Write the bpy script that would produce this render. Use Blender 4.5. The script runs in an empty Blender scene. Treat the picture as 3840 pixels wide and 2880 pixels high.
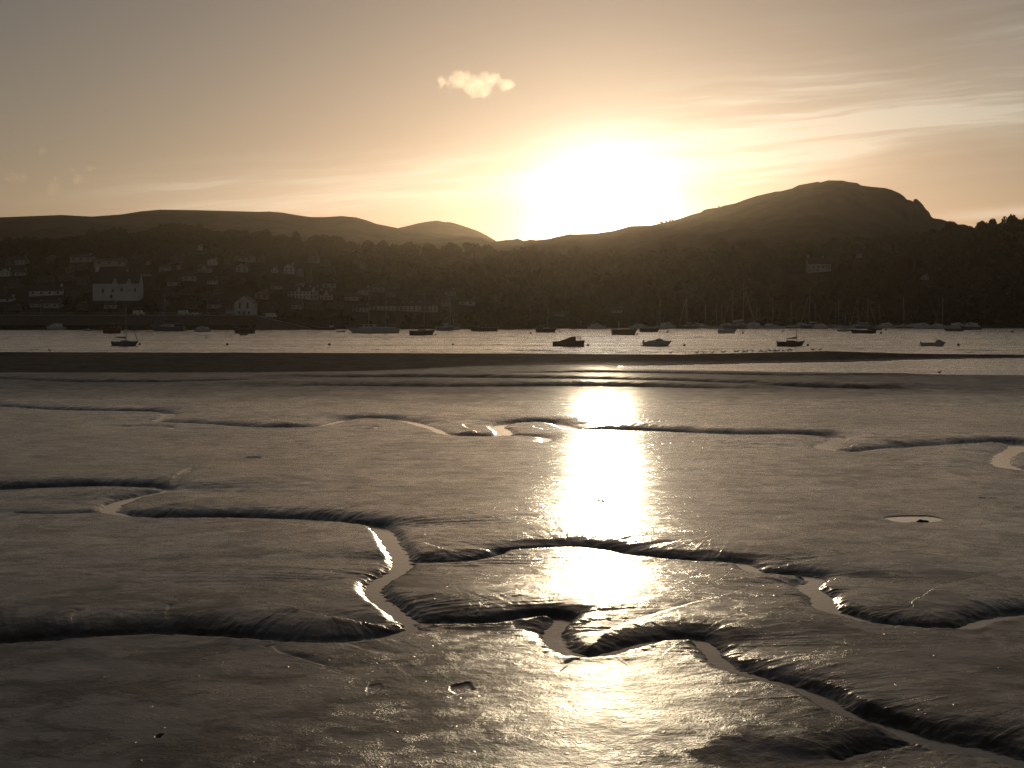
import bpy, bmesh, math, random
import numpy as np
from mathutils import Vector, Matrix

R = math.radians
sc = bpy.context.scene
COL = sc.collection
random.seed(7)
rng = np.random.default_rng(7)

# ------------------------------------------------------------------ camera
EYE = 6.5            # metres above the water
F = 5500.0           # focal length in photograph pixels (3840 wide)
HOR = 1180.0         # eye level row in the photograph
K = F * EYE
cd = bpy.data.cameras.new('camera')
cam = bpy.data.objects.new('camera', cd)
COL.objects.link(cam)
cam.location = (0, 0, EYE)
cam.rotation_euler = (R(90), 0, 0)
cd.sensor_width = 36
cd.lens = 36 * F / 3840
cd.shift_y = -(1440 - HOR) / 3840
cd.clip_start = 0.3
cd.clip_end = 20000
sc.camera = cam

# ------------------------------------------------------------------ sun and sky
SUN_X, SUN_Y = 2268.0, 838.0
su, sv = (SUN_X - 1920) / F, (HOR - SUN_Y) / F
sdir = Vector((su, 1, sv)).normalized()
s_el = math.asin(sdir.z)
s_az = math.atan2(sdir.x, sdir.y)
ld = bpy.data.lights.new('sun', 'SUN')
ld.energy = 1.0
ld.angle = R(0.5)
ld.color = (1.0, 0.80, 0.52)
sun = bpy.data.objects.new('sun', ld)
COL.objects.link(sun)
sun.rotation_euler = (-sdir).to_track_quat('-Z', 'Y').to_euler()

sc.view_settings.view_transform = 'Standard'
sc.view_settings.look = 'None'
sc.view_settings.exposure = -0.48
sc.view_settings.gamma = 1.0
sc.cycles.use_denoising = True
sc.cycles.denoising_prefilter = 'NONE'
sc.cycles.max_bounces = 6
sc.cycles.volume_bounces = 0
sc.cycles.sample_clamp_indirect = 4.0
sc.cycles.caustics_reflective = False


class NT:
    """small helper to write node trees"""
    def __init__(self, tree):
        self.t = tree
        self.n = tree.nodes
        self.l = tree.links

    def new(self, kind, **kw):
        n = self.n.new(kind)
        for k, v in kw.items():
            setattr(n, k, v)
        return n

    def put(self, sock, v):
        if hasattr(v, 'is_output') or isinstance(v, bpy.types.NodeSocket):
            self.l.new(v, sock)
        else:
            sock.default_value = v

    def m(self, op, a, b=None, c=None, clamp=False):
        n = self.new('ShaderNodeMath', operation=op, use_clamp=clamp)
        self.put(n.inputs[0], a)
        if b is not None:
            self.put(n.inputs[1], b)
        if c is not None:
            self.put(n.inputs[2], c)
        return n.outputs[0]

    def vm(self, op, a, b=None, scale=None):
        n = self.new('ShaderNodeVectorMath', operation=op)
        self.put(n.inputs[0], a)
        if b is not None:
            self.put(n.inputs[1], b)
        if scale is not None:
            self.put(n.inputs[3], scale)
        return n.outputs['Value'] if op in ('DOT_PRODUCT', 'LENGTH', 'DISTANCE') else n.outputs[0]

    def mix(self, fac, a, b, blend='MIX'):
        n = self.new('ShaderNodeMix', data_type='RGBA', blend_type=blend)
        self.put(n.inputs[0], fac)
        self.put(n.inputs[6], a)
        self.put(n.inputs[7], b)
        return n.outputs[2]

    def xyz(self, x, y, z=0.0):
        n = self.new('ShaderNodeCombineXYZ')
        for i, v in enumerate((x, y, z)):
            self.put(n.inputs[i], v)
        return n.outputs[0]

    def sep(self, v):
        n = self.new('ShaderNodeSeparateXYZ')
        self.put(n.inputs[0], v)
        return n.outputs

    def noise(self, vec, scale, detail=2.0, rough=0.5, dist=0.0, dim='3D'):
        n = self.new('ShaderNodeTexNoise', noise_dimensions=dim)
        self.put(n.inputs['Vector'], vec)
        self.put(n.inputs['Scale'], scale)
        n.inputs['Detail'].default_value = detail
        n.inputs['Roughness'].default_value = rough
        n.inputs['Distortion'].default_value = dist
        return n.outputs['Fac']

    def ramp(self, v, a, b, lo=0.0, hi=1.0, smooth=True):
        n = self.new('ShaderNodeMapRange', interpolation_type='SMOOTHSTEP' if smooth else 'LINEAR')
        self.put(n.inputs[0], v)
        n.inputs[1].default_value = a
        n.inputs[2].default_value = b
        n.inputs[3].default_value = lo
        n.inputs[4].default_value = hi
        return n.outputs[0]

    def gauss(self, v, c, w):
        d = self.m('DIVIDE', self.m('SUBTRACT', v, c), w)
        return self.m('EXPONENT', self.m('MULTIPLY', self.m('MULTIPLY', d, d), -1.0))


world = bpy.data.worlds.new('World')
sc.world = world
world.use_nodes = True
W = NT(world.node_tree)
bg = W.n['Background']
sky = W.new('ShaderNodeTexSky', sky_type='NISHITA')
sky.sun_disc = False
sky.sun_elevation = s_el
sky.sun_rotation = s_az
sky.altitude = 0
sky.air_density = 1.0
sky.dust_density = 0.5
sky.ozone_density = 1.0
hs = W.new('ShaderNodeHueSaturation')
hs.inputs['Saturation'].default_value = 0.68
W.l.new(sky.outputs[0], hs.inputs['Color'])
base = W.mix(1.0, hs.outputs[0], (0.81, 0.745, 0.77, 1), 'MULTIPLY')
D = W.new('ShaderNodeTexCoord').outputs['Generated']
dx, dy, dz = W.sep(D)
dyc = W.m('MAXIMUM', dy, 0.05)
U = W.m('DIVIDE', dx, dyc)
V = W.m('DIVIDE', dz, dyc)
front = W.ramp(dy, 0.3, 0.6)
# the sun's aureole in the hazy evening air: brightness falls with the angle from the sun
cosang = W.vm('DOT_PRODUCT', D, tuple(sdir))
ang = W.m('MULTIPLY', W.m('ARCCOSINE', W.m('MINIMUM', cosang, 1.0)), 180 / math.pi)


def aur(width, power=1.0):
    return W.m('EXPONENT', W.m('MULTIPLY', W.m('POWER', W.m('DIVIDE', ang, width), power), -1.0))


def scaled(fac, col):
    n = W.new('ShaderNodeVectorMath', operation='SCALE')
    n.inputs[0].default_value = col
    W.l.new(fac, n.inputs[3])
    return n.outputs[0]


glow = W.vm('ADD', scaled(aur(2.85, 3.0), (7.0, 12.0, 15.0)), scaled(aur(2.0), (24.0, 25.0, 20.0)))
glow = W.vm('ADD', glow, scaled(aur(5.0), (2.5, 2.4, 1.6)))
col = W.vm('ADD', base, glow)
# thin high cirrus in long bands, combed the same way by the wind
th = R(5.5)
warp = W.noise(W.xyz(W.m('MULTIPLY', U, 3.0), W.m('MULTIPLY', V, 9.0), 0.3), 2.0, 3)
Vw = W.m('ADD', V, W.m('MULTIPLY', W.m('SUBTRACT', warp, 0.5), 0.018))
P = W.m('ADD', W.m('MULTIPLY', U, math.cos(th)), W.m('MULTIPLY', Vw, math.sin(th)))
Q = W.m('SUBTRACT', W.m('MULTIPLY', Vw, math.cos(th)), W.m('MULTIPLY', U, math.sin(th)))
n1 = W.noise(W.xyz(W.m('MULTIPLY', P, 4.0), W.m('MULTIPLY', Q, 75.0), 3.7), 1.0, 4, 0.55)
n2 = W.noise(W.xyz(W.m('MULTIPLY', P, 9.0), W.m('MULTIPLY', Q, 170.0), 1.2), 1.0, 5, 0.6)
n3 = W.noise(W.xyz(W.m('MULTIPLY', P, 5.0), W.m('MULTIPLY', Q, 14.0), 8.2), 1.0, 2, 0.5)
fib = W.m('ADD', W.m('MULTIPLY', n1, 0.62), W.m('MULTIPLY', n2, 0.38))
veil = W.ramp(fib, 0.40, 0.66)
# where the veils lie: a left band, and a broad right fan
Ul, Ur = (0 - 1920) / F, (3840 - 1920) / F
band_l = W.m('MULTIPLY', W.gauss(Q, 0.098, 0.017), W.m('MULTIPLY', W.ramp(U, -0.36, -0.16), W.ramp(U, 0.34, 0.12)))
q2 = W.m('SUBTRACT', Q, W.m('MULTIPLY', W.m('SUBTRACT', U, 0.06), 0.10))
band_r = W.m('MULTIPLY', W.gauss(q2, 0.096, 0.044), W.ramp(U, 0.03, 0.20))
band_r = W.m('MULTIPLY', band_r, W.ramp(n3, 0.25, 0.60))
low_r = W.m('MULTIPLY', W.gauss(Q, 0.0375, 0.0032), W.ramp(U, 0.27, 0.33))
cir = W.m('ADD', W.m('MULTIPLY', band_l, W.m('ADD', 0.35, W.m('MULTIPLY', veil, 1.1))),
          W.m('MULTIPLY', band_r, W.m('ADD', 0.28, W.m('MULTIPLY', veil, 1.1))))
cir = W.m('ADD', cir, W.m('MULTIPLY', low_r, W.m('ADD', 0.6, W.m('MULTIPLY', veil, 0.6))))
# a few separate crisp streaks over the craggy mountain
for (cu, cv, lu, lv) in ((0.176, 0.0975, 0.10, 0.0016), (0.235, 0.1125, 0.055, 0.0022), (0.30, 0.1335, 0.11, 0.003),
                         (0.19, 0.106, 0.06, 0.0012), (0.165, 0.0915, 0.04, 0.001), (0.12, 0.119, 0.09, 0.002)):
    pc = cu * math.cos(th) + cv * math.sin(th)
    qc = cv * math.cos(th) - cu * math.sin(th)
    s = W.m('MULTIPLY', W.gauss(P, pc, lu * 0.6), W.gauss(Q, qc, lv * 1.5))
    cir = W.m('ADD', cir, W.m('MULTIPLY', s, W.m('ADD', 0.25, W.m('MULTIPLY', n2, 0.7))))
cir = W.m('MULTIPLY', W.m('MINIMUM', cir, 1.0), front)
lit = W.vm('ADD', W.vm('SCALE', col, scale=1.0), W.vm('ADD', (3.6, 3.9, 3.5), scaled(aur(6.0), (9, 8, 5.5))))
col = W.mix(W.m('MULTIPLY', cir, 1.0), col, lit)
W.l.new(col, bg.inputs['Color'])
bg.inputs['Strength'].default_value = 0.075


# ------------------------------------------------------------------ helpers
def new_mat(name, color, rough=0.6, metal=0.0, var=0.0, vscale=3.0, bump=0.0, bscale=20.0, ior=1.45):
    m = bpy.data.materials.new(name)
    m.use_nodes = True
    T = NT(m.node_tree)
    b = T.n['Principled BSDF']
    b.inputs['Roughness'].default_value = rough
    b.inputs['Metallic'].default_value = metal
    b.inputs['IOR'].default_value = ior
    c = (*color, 1)
    if var > 0:
        o = T.new('ShaderNodeTexCoord').outputs['Object']
        n = T.noise(o, vscale, 4, 0.6)
        dk = tuple(v * (1 - var) for v in color) + (1,)
        lt = tuple(min(1, v * (1 + var)) for v in color) + (1,)
        T.l.new(T.mix(T.ramp(n, 0.3, 0.7), dk, lt), b.inputs['Base Color'])
    else:
        b.inputs['Base Color'].default_value = c
    if bump > 0:
        o = T.new('ShaderNodeTexCoord').outputs['Object']
        n = T.noise(o, bscale, 4, 0.6)
        bp = T.new('ShaderNodeBump')
        bp.inputs['Strength'].default_value = 1.0
        bp.inputs['Distance'].default_value = bump
        T.l.new(n, bp.inputs['Height'])
        T.l.new(bp.outputs[0], b.inputs['Normal'])
    return m


def raw_mesh(name, co, faces, smooth=False):
    """co (n,3) array, faces (m,3|4) int array"""
    me = bpy.data.meshes.new(name)
    co = np.asarray(co, dtype=np.float32)
    faces = np.asarray(faces, dtype=np.int32)
    k = faces.shape[1]
    me.vertices.add(len(co))
    me.vertices.foreach_set('co', co.ravel())
    me.loops.add(faces.size)
    me.loops.foreach_set('vertex_index', faces.ravel())
    me.polygons.add(len(faces))
    me.polygons.foreach_set('loop_start', np.arange(0, faces.size, k, dtype=np.int32))
    me.polygons.foreach_set('loop_total', np.full(len(faces), k, dtype=np.int32))
    if smooth:
        me.polygons.foreach_set('use_smooth', np.ones(len(faces), dtype=bool))
    me.update(calc_edges=True)
    return me


def link(name, me, mat=None, parent=None, loc=None):
    o = bpy.data.objects.new(name, me)
    COL.objects.link(o)
    if mat is not None and me is not None and len(me.materials) == 0:
        me.materials.append(mat)
    if parent is not None:
        o.parent = parent
    if loc is not None:
        o.location = loc
    return o


def tag(o, label=None, cat=None, group=None, kind=None):
    if label:
        o['label'] = label
    if cat:
        o['category'] = cat
    if group:
        o['group'] = group
    if kind:
        o['kind'] = kind
    return o


def empty(name, loc, rz=0.0, label=None, cat=None, group=None):
    o = bpy.data.objects.new(name, None)
    COL.objects.link(o)
    o.location = loc
    o.rotation_euler = (0, 0, rz)
    o.empty_display_size = 0.5
    return tag(o, label, cat, group)


def copy_tree(src, loc=None, rz=None, scale=None, label=None, group=None):
    c = src.copy()
    COL.objects.link(c)
    for ch in [x for x in bpy.data.objects if x.parent == src] if False else KIDS.get(src.name, []):
        d = ch.copy()
        COL.objects.link(d)
        d.parent = c
        for g in KIDS.get(ch.name, []):
            e = g.copy()
            COL.objects.link(e)
            e.parent = d
    if loc is not None:
        c.location = loc
    if rz is not None:
        c.rotation_euler = (0, 0, rz)
    if scale is not None:
        c.scale = scale
    if label:
        c['label'] = label
    if group:
        c['group'] = group
    return c


KIDS = {}


def register(root):
    for o in root.children:
        KIDS.setdefault(root.name, []).append(o)
        for g in o.children:
            KIDS.setdefault(o.name, []).append(g)


def _hash(ix, iy, seed):
    h = (ix.astype(np.int64) * 374761393 + iy.astype(np.int64) * 668265263 + seed * 1442695041) & 0xFFFFFFFF
    h = ((h ^ (h >> 13)) * 1274126177) & 0xFFFFFFFF
    h = h ^ (h >> 16)
    return (h & 0xFFFF) / 65535.0


def vnoise(x, y, seed=0):
    ix = np.floor(x)
    iy = np.floor(y)
    fx = x - ix
    fy = y - iy
    fx = fx * fx * (3 - 2 * fx)
    fy = fy * fy * (3 - 2 * fy)
    ix = ix.astype(np.int64)
    iy = iy.astype(np.int64)
    a = _hash(ix, iy, seed)
    b = _hash(ix + 1, iy, seed)
    c = _hash(ix, iy + 1, seed)
    d = _hash(ix + 1, iy + 1, seed)
    return (a * (1 - fx) + b * fx) * (1 - fy) + (c * (1 - fx) + d * fx) * fy - 0.5


def fbm(x, y, octv=4, seed=0, gain=0.5):
    s = 0
    a = 1.0
    for i in range(octv):
        s = s + a * vnoise(x * 2 ** i + 17.3 * i, y * 2 ** i + 5.1 * i, seed + i)
        a *= gain
    return s


def sstep(x, a, b):
    t = np.clip((x - a) / (b - a), 0, 1)
    return t * t * (3 - 2 * t)


def grid_faces(nr, nc):
    i = np.arange(nr - 1)[:, None] * nc + np.arange(nc - 1)[None, :]
    return np.stack([i, i + 1, i + nc + 1, i + nc], axis=-1).reshape(-1, 4)


def px_u(px):
    return (px - 1920.0) / F


def gy(py, z=0.0):
    """distance at which a point of height z shows on photograph row py"""
    return F * (EYE - z) / (py - HOR)


def gpt(px, py, z=0.0):
    Y = gy(py, z)
    return px_u(px) * Y, Y


# ------------------------------------------------------------------ the mud flat
# creeks: (list of (px, py, half width m), depth m, far bank height m, bank softness m)
CREEKS = [
    # main creek: in from the left edge, up the S bend, across and back to the left
    ([(-350, 2450, .16), (0, 2419, .16), (150, 2408, .16), (289, 2398, .15), (460, 2387, .15), (637, 2383, .15), (868, 2396, .15),
      (1157, 2414, .17), (1280, 2412, .19), (1400, 2401, .22), (1490, 2388, .26), (1545, 2366, .30), (1530, 2338, .30),
      (1478, 2300, .32), (1430, 2265, .33), (1400, 2232, .34), (1402, 2205, .36), (1440, 2178, .38), (1488, 2150, .38),
      (1508, 2115, .42), (1492, 2080, .42), (1468, 2045, .42), (1445, 2006, .42), (1415, 1982, .36), (1345, 1971, .25),
      (1280, 1964, .18), (1100, 1953, .17), (868, 1946, .17), (700, 1947, .18), (579, 1946, .20), (480, 1938, .28),
      (420, 1926, .42), (415, 1908, .46), (440, 1890, .45), (490, 1874, .40), (560, 1858, .34), (625, 1843, .26),
      (600, 1834, .20), (500, 1829, .18), (405, 1827, .16), (231, 1831, .16), (0, 1841, .16), (-400, 1858, .16)], .13, .40, 1.0),
    ([(640, 1832, .10), (655, 1820, .12), (671, 1808, .14), (706, 1783, .13), (722, 1768, .05)], .085, .03, .25),
    # right-hand creek joining the S bend
    ([(1560, 2352, .14), (1610, 2342, .14), (1685, 2345, .14), (1859, 2342, .14), (1974, 2326, .14), (2060, 2321, .15), (2106, 2330, .18),
      (2088, 2358, .18), (2072, 2385, .18), (2086, 2415, .18), (2113, 2445, .17), (2171, 2466, .13), (2264, 2463, .10),
      (2380, 2432, .09), (2466, 2412, .09), (2560, 2402, .10), (2615, 2408, .13), (2658, 2439, .16), (2687, 2475, .17),
      (2728, 2508, .17), (2803, 2535, .17), (2884, 2560, .17), (2965, 2583, .17), (3034, 2607, .19), (3098, 2638, .21),
      (3156, 2676, .21), (3254, 2711, .20), (3370, 2745, .20), (3457, 2780, .24), (3544, 2800, .27), (3659, 2826, .24),
      (3775, 2855, .22), (3840, 2873, .22), (4100, 2960, .22)], .13, .22, .75),
    ([(3168, 2858, .03), (3230, 2835, .05), (3312, 2818, .06), (3399, 2806, .07), (3480, 2790, .07)], .10, .26, .6),
    # middle creek
    ([(1530, 2112, .08), (1600, 2116, .07), (1731, 2115, .08), (1859, 2092, .08), (1888, 2079, .08), (2032, 2066, .09), (2177, 2063, .09),
      (2293, 2074, .09), (2374, 2089, .09), (2560, 2106, .11), (2700, 2112, .12), (2774, 2117, .17), (2810, 2133, .20), (2835, 2149, .18),
      (2907, 2157, .14), (2990, 2163, .15), (3050, 2172, .22), (3058, 2186, .24), (3030, 2204, .24), (3045, 2222, .25), (3085, 2250, .26),
      (3092, 2275, .25), (3120, 2298, .20), (3196, 2321, .17), (3283, 2343, .14), (3387, 2352, .10), (3515, 2362, .08), (3625, 2361, .12),
      (3688, 2338, .16), (3763, 2320, .17), (3840, 2312, .18), (4150, 2300, .18)], .13, .24, .85),
    # far creek winding right across
    ([(-300, 1518, .2), (0, 1526, .2), (231, 1540, .2), (521, 1546, .2), (610, 1550, .24), (640, 1556, .30), (615, 1570, .34),
      (575, 1582, .34), (640, 1589, .22), (723, 1592, .2), (984, 1606, .2), (1120, 1606, .22), (1200, 1600, .26), (1270, 1583, .26),
      (1338, 1572, .22), (1454, 1573, .22), (1529, 1583, .28), (1592, 1600, .34), (1645, 1617, .26), (1673, 1631, .2), (1743, 1637, .2),
      (1850, 1637, .24), (1893, 1630, .42), (1878, 1614, .44), (1866, 1603, .36), (1928, 1589, .24), (2032, 1586, .24), (2095, 1594, .30),
      (2130, 1606, .42), (2165, 1615, .26), (2264, 1617, .2), (2437, 1621, .2), (2791, 1633, .2), (2965, 1631, .2), (3081, 1637, .22),
      (3145, 1647, .36), (3120, 1663, .42), (3085, 1678, .42), (3125, 1690, .30), (3208, 1696, .24), (3312, 1685, .24), (3486, 1673, .25),
      (3659, 1663, .24), (3790, 1664, .34), (3822, 1676, .5), (3785, 1700, .42), (3752, 1725, .40), (3770, 1750, .38), (3840, 1765, .3),
      (4100, 1785, .3)], .13, .42, 1.5),
    ([(-300, 1492, .1), (0, 1497, .1), (45, 1499, .05)], .12, .25, 1.5),
    ([(347, 1580, .02), (450, 1581, .03), (555, 1582, .05)], .06, .12, 1.2),
    ([(470, 1603, .02), (560, 1601, .05), (631, 1604, .12), (645, 1612, .08)], .09, .14, 1.2),
    ([(1890, 1636, .1), (1974, 1637, .1), (2050, 1647, .22), (2040, 1661, .12)], .12, .14, 1.3),
    ([(1280, 1606, .02), (1390, 1601, .04), (1420, 1606, .14), (1370, 1615, .04)], .09, .04, 1.0),
    # long shallow furrows beyond
    ([(-300, 1422, .1), (0, 1425, .1), (220, 1435, .1), (500, 1438, .1), (900, 1433, .1)], .10, .5, 1.5),
    ([(700, 1430, .1), (850, 1428, .1), (960, 1428, .1)], .08, .12, 3.0),
    ([(1250, 1425, .1), (1600, 1423, .1), (1900, 1428, .1), (2300, 1436, .1), (2560, 1442, .1), (2900, 1455, .1), (3250, 1462, .1)], .10, .85, 1.7),
    ([(1280, 1450, .1), (1700, 1453, .1), (2200, 1450, .1), (2700, 1460, .1)], .09, .6, 2.0),
    ([(1680, 1412, .1), (1900, 1408, .1), (2200, 1400, .1), (2560, 1405, .1), (2900, 1412, .1), (3300, 1411, .1)], .09, .4, 1.3),
    # small runnels feeding the creeks
    ([(1040, 2410, .02), (1030, 2432, .03), (1050, 2455, .03), (1130, 2480, .03), (1230, 2510, .01)], .025, .05, .25),
    ([(1285, 2420, .02), (1390, 2455, .03), (1480, 2468, .01)], .025, .05, .25),
    ([(2190, 2480, .02), (2120, 2510, .03), (2095, 2535, .01)], .025, .03, .2),
    ([(2300, 2470, .02), (2345, 2500, .03), (2370, 2520, .01)], .025, .03, .2),
    ([(2880, 2570, .02), (2800, 2588, .03), (2660, 2600, .01)], .025, .06, .25),
    ([(2374, 2092, .02), (2420, 2068, .03), (2540, 2050, .01)], .025, .08, .3),
    ([(2890, 2150, .02), (2960, 2125, .03), (3060, 2110, .01)], .025, .06, .3),
    ([(860, 1947, .02), (820, 1958, .03), (790, 1964, .01)], .025, .04, .3),
    ([(60, 1932, .01), (200, 1934, .03), (330, 1930, .03), (400, 1928, .04)], .07, .12, .5),
    ([(1060, 2425, .01), (1000, 2440, .01)], .05, .03, .2),
    ([(290, 2330, .01), (275, 2360, .03), (285, 2395, .03)], .05, .02, .35),
    ([(640, 2310, .01), (625, 2350, .03), (632, 2380, .03)], .05, .02, .35),
    ([(1740, 2060, .01), (1810, 2075, .02), (1840, 2092, .03)], .025, .02, .3),
]


def smooth_line(pts, n=5, wk=1.0):
    p = np.array([(px_u(a) * gy(b), gy(b), w * wk) for a, b, w in pts])
    if len(p) < 3:
        return p
    out = []
    q = np.vstack([2 * p[0] - p[1], p, 2 * p[-1] - p[-2]])
    for i in range(1, len(q) - 2):
        p0, p1, p2, p3 = q[i - 1], q[i], q[i + 1], q[i + 2]
        t0, t1, t2, t3 = 0, *np.cumsum([max(1e-3, np.linalg.norm(b[:2] - a[:2]) ** 0.5) for a, b in ((p0, p1), (p1, p2), (p2, p3))])
        for k in range(n):
            t = t1 + (t2 - t1) * k / n
            A1 = (t1 - t) / (t1 - t0) * p0 + (t - t0) / (t1 - t0) * p1
            A2 = (t2 - t) / (t2 - t1) * p1 + (t - t1) / (t2 - t1) * p2
            A3 = (t3 - t) / (t3 - t2) * p2 + (t - t2) / (t3 - t2) * p3
            B1 = (t2 - t) / (t2 - t0) * A1 + (t - t0) / (t2 - t0) * A2
            B2 = (t3 - t) / (t3 - t1) * A2 + (t - t1) / (t3 - t1) * A3
            out.append((t2 - t) / (t2 - t1) * B1 + (t - t1) / (t2 - t1) * B2)
    out.append(p[-1])
    out = np.array(out)
    out[:, 2] = np.maximum(out[:, 2], 0.005)
    return out


MUD = 0.075
BAR_TOP = np.array([(-1500, 1321), (0, 1320), (900, 1322), (1500, 1324), (2200, 1327), (2560, 1329), (2849, 1322), (3000, 1319), (3098, 1316),
                    (3200, 1319), (3428, 1326), (3840, 1330), (5500, 1334)], float)
BAR_FRONT = np.array([(-1500, 1402), (0, 1401), (700, 1401), (1280, 1398), (1500, 1390), (1750, 1378), (2100, 1372), (2400, 1371), (2560, 1369),
                      (2849, 1362), (3197, 1357), (3428, 1349), (3660, 1344), (3840, 1343), (5500, 1343)], float)
LAG_NEAR = np.array([(-1500, 1380), (2150, 1380), (2300, 1388), (2450, 1393), (2734, 1398), (3081, 1405), (3515, 1409), (3840, 1410), (5500, 1412)], float)


def build_mud():
    rows = [2905 - 1.9 * i for i in range(int((2905 - 1560) / 1.9))]
    y = rows[-1]
    while y > 1290:
        y -= 0.85
        rows.append(y)
    Yr = K / (np.array(rows) - HOR)
    near = np.array([-60, -30, -12, -4, 2, 6, 10, 13, 16, 18.5])
    Yr = np.concatenate([near, Yr[Yr > 19.2], [340, 380]])
    cols = np.concatenate([[-9000, -5000, -2600, -1400, -800, -500], np.arange(-300, 4141, 3.4), [4400, 4700, 5500, 7000, 9500, 13000]])
    Uc = px_u(cols)
    Yg = np.repeat(Yr[:, None], len(Uc), 1)
    Yw = np.maximum(Yr, 18.5)                       # strip widths never collapse near the camera
    Xg = Yw[:, None] * Uc[None, :]
    pxg = np.repeat(cols[None, :], len(Yr), 0)
    x = Xg.ravel()
    Y = Yg.ravel()
    px = pxg.ravel()
    z = np.full(x.shape, MUD)
    z += 0.03 * fbm(x / 9.0, Y / 9.0, 3, 3) + 0.010 * fbm(x / 1.6, Y / 1.6, 3, 11)
    lev = np.zeros_like(z)
    low = np.full(z.shape, 1e9)
    near_w = np.full(z.shape, 1e9)
    rill = np.zeros_like(z)
    crumb = np.zeros_like(z)
    lumps = fbm(x / 0.45, Y / 0.45, 3, 21)
    for ci, (pts, D, H, S) in enumerate(CREEKS):
        L = smooth_line(pts, wk=.6 if ci == 0 else 1.0)
        R_ = max(15 * S, 3.0)
        x0, x1 = L[:, 0].min() - R_, L[:, 0].max() + R_
        y0, y1 = L[:, 1].min() - R_, L[:, 1].max() + R_
        idx = np.nonzero((x > x0) & (x < x1) & (Y > y0) & (Y < y1))[0]
        if len(idx) == 0:
            continue
        X_ = x[idx] + 0.05 * fbm(x[idx] / 0.5, Y[idx] / 0.5, 2, 31) * min(1, S)
        Y_ = Y[idx] + 0.05 * fbm(x[idx] / 0.5 + 9, Y[idx] / 0.5, 2, 33) * min(1, S)
        best = np.full(len(idx), 1e9)
        bw = np.zeros(len(idx))
        by = np.zeros(len(idx))
        bs = np.zeros(len(idx))
        acc = 0.0
        for i in range(len(L) - 1):
            ax, ay, aw = L[i]
            bx_, by_, bw_ = L[i + 1]
            vx, vy = bx_ - ax, by_ - ay
            ll = vx * vx + vy * vy + 1e-9
            sub = np.nonzero((X_ > min(ax, bx_) - R_) & (X_ < max(ax, bx_) + R_) & (Y_ > min(ay, by_) - R_) & (Y_ < max(ay, by_) + R_))[0]
            if len(sub) == 0:
                acc += ll ** .5
                continue
            t = np.clip(((X_[sub] - ax) * vx + (Y_[sub] - ay) * vy) / ll, 0, 1)
            ex = X_[sub] - ax - t * vx
            ey = Y_[sub] - ay - t * vy
            d = np.sqrt(ex * ex + ey * ey)
            w = aw + t * (bw_ - aw)
            dd = d - w
            hit = dd < best[sub]
            s2 = sub[hit]
            best[s2] = dd[hit]
            bw[s2] = w[hit]
            by[s2] = (ey / np.maximum(d, 1e-4))[hit]
            bs[s2] = acc + t[hit] * ll ** .5
            acc += ll ** .5
        dd = np.maximum(best, 0)
        frac = np.where(best > 1e8, 0, 1)
        # far banks (facing the camera) stand high and round over, near banks are low
        farness = sstep(by, -0.35, 0.75)
        wob = 0.75 + 0.5 * fbm(bs / 1.3, dd * 0, 2, 41 + ci)
        crest = 0.68 * H * farness * np.exp(-dd / (S * 7.0)) * (1 - np.exp(-(dd / (S * 1.25 * wob)) ** 0.95)) * frac * (1 - sstep(dd, R_ * 0.3, R_ * 0.95))
        lev[idx] = np.maximum(lev[idx], crest)
        d0 = D * 0.55 + (0.035 if D > 0.085 else 0.0)
        off = S * (0.08 + 0.49 * farness) * max(0.0, math.log(d0 / MUD)) ** (1 / 1.2) if d0 > MUD else 0.0
        ddw = np.maximum(best + np.minimum(off, 0.85 * bw), 0)
        dep = d0 * np.exp(-(ddw / (S * (0.08 + 0.49 * farness))) ** 1.2)
        if D > .085:
            near_w[idx] = np.minimum(near_w[idx], np.where(frac > 0, best, 1e9))
        lo = MUD - dep
        low[idx] = np.minimum(low[idx], np.where(frac > 0, lo, 1e9) + 0.0)
        # drainage rills running down the banks to the water
        amp = np.exp(-dd / (S * 2.2)) * sstep(dd, 0.0, 0.12) * min(1.0, H * 4) * (0.35 + 0.65 * farness)
        rl = (vnoise(bs * 9.0 + 2.0 * vnoise(bs * 0.7, dd * 0.8, 5), dd * 0.55, 51 + ci) + 0.6 * vnoise(bs * 19, dd * 1.1, 61 + ci)) * 0.024 * amp
        rl = rl + lumps[idx] * 0.022 * amp
        rl = rl * (0.25 + 1.5 * np.clip(vnoise(bs * 0.9, dd * 0.3, 71 + ci) + 0.5, 0, 1))
        rill[idx] += np.where(frac > 0, rl, 0)
        if D > .085:
            crumb[idx] += np.where(frac > 0, 0.045 * fbm(x[idx] / 0.16, Y[idx] / 0.16, 2, 27) * np.exp(-dd / 0.22), 0)
    dip = np.clip(MUD - np.minimum(low, MUD), 0, 1)
    z = z * np.clip(1 - dip / 0.05, 0.0, 1) + MUD * np.clip(dip / 0.05, 0, 1) - dip + (lev + rill) * sstep(near_w, 0.0, 0.30) + crumb
    # shallow pools and footprints
    for (cx, cy, rx, ry, dp) in ((3445, 1950, .86, .85, .05), (1735, 2583, .20, .34, .018), (1405, 2585, .12, .3, .01), (950, 1718, .5, .5, .05),
                                 (2255, 1885, .15, .25, .07), (595, 2765, .05, .12, .06), (3700, 1870, .4, .2, .03)):
        X0, Y0 = gpt(cx, cy, 0.05)
        a = (x - X0) / rx
        b = (Y - Y0) / ry
        r = np.sqrt(a * a + b * b) + 0.55 * fbm(x * 1.3 / rx + cx, Y * 1.1 / ry, 2, 71)
        m = 1 - sstep(r, 0.78, 1.05)
        z = z * (1 - m) + m * (z - dp)
        rim = np.exp(-((r - 1.15) / 0.18) ** 2) * (0.016 if dp > .06 else 0.0)
        z += rim
    # lagoon on the right behind the flat
    yln = np.interp(px, LAG_NEAR[:, 0], LAG_NEAR[:, 1])
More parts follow.
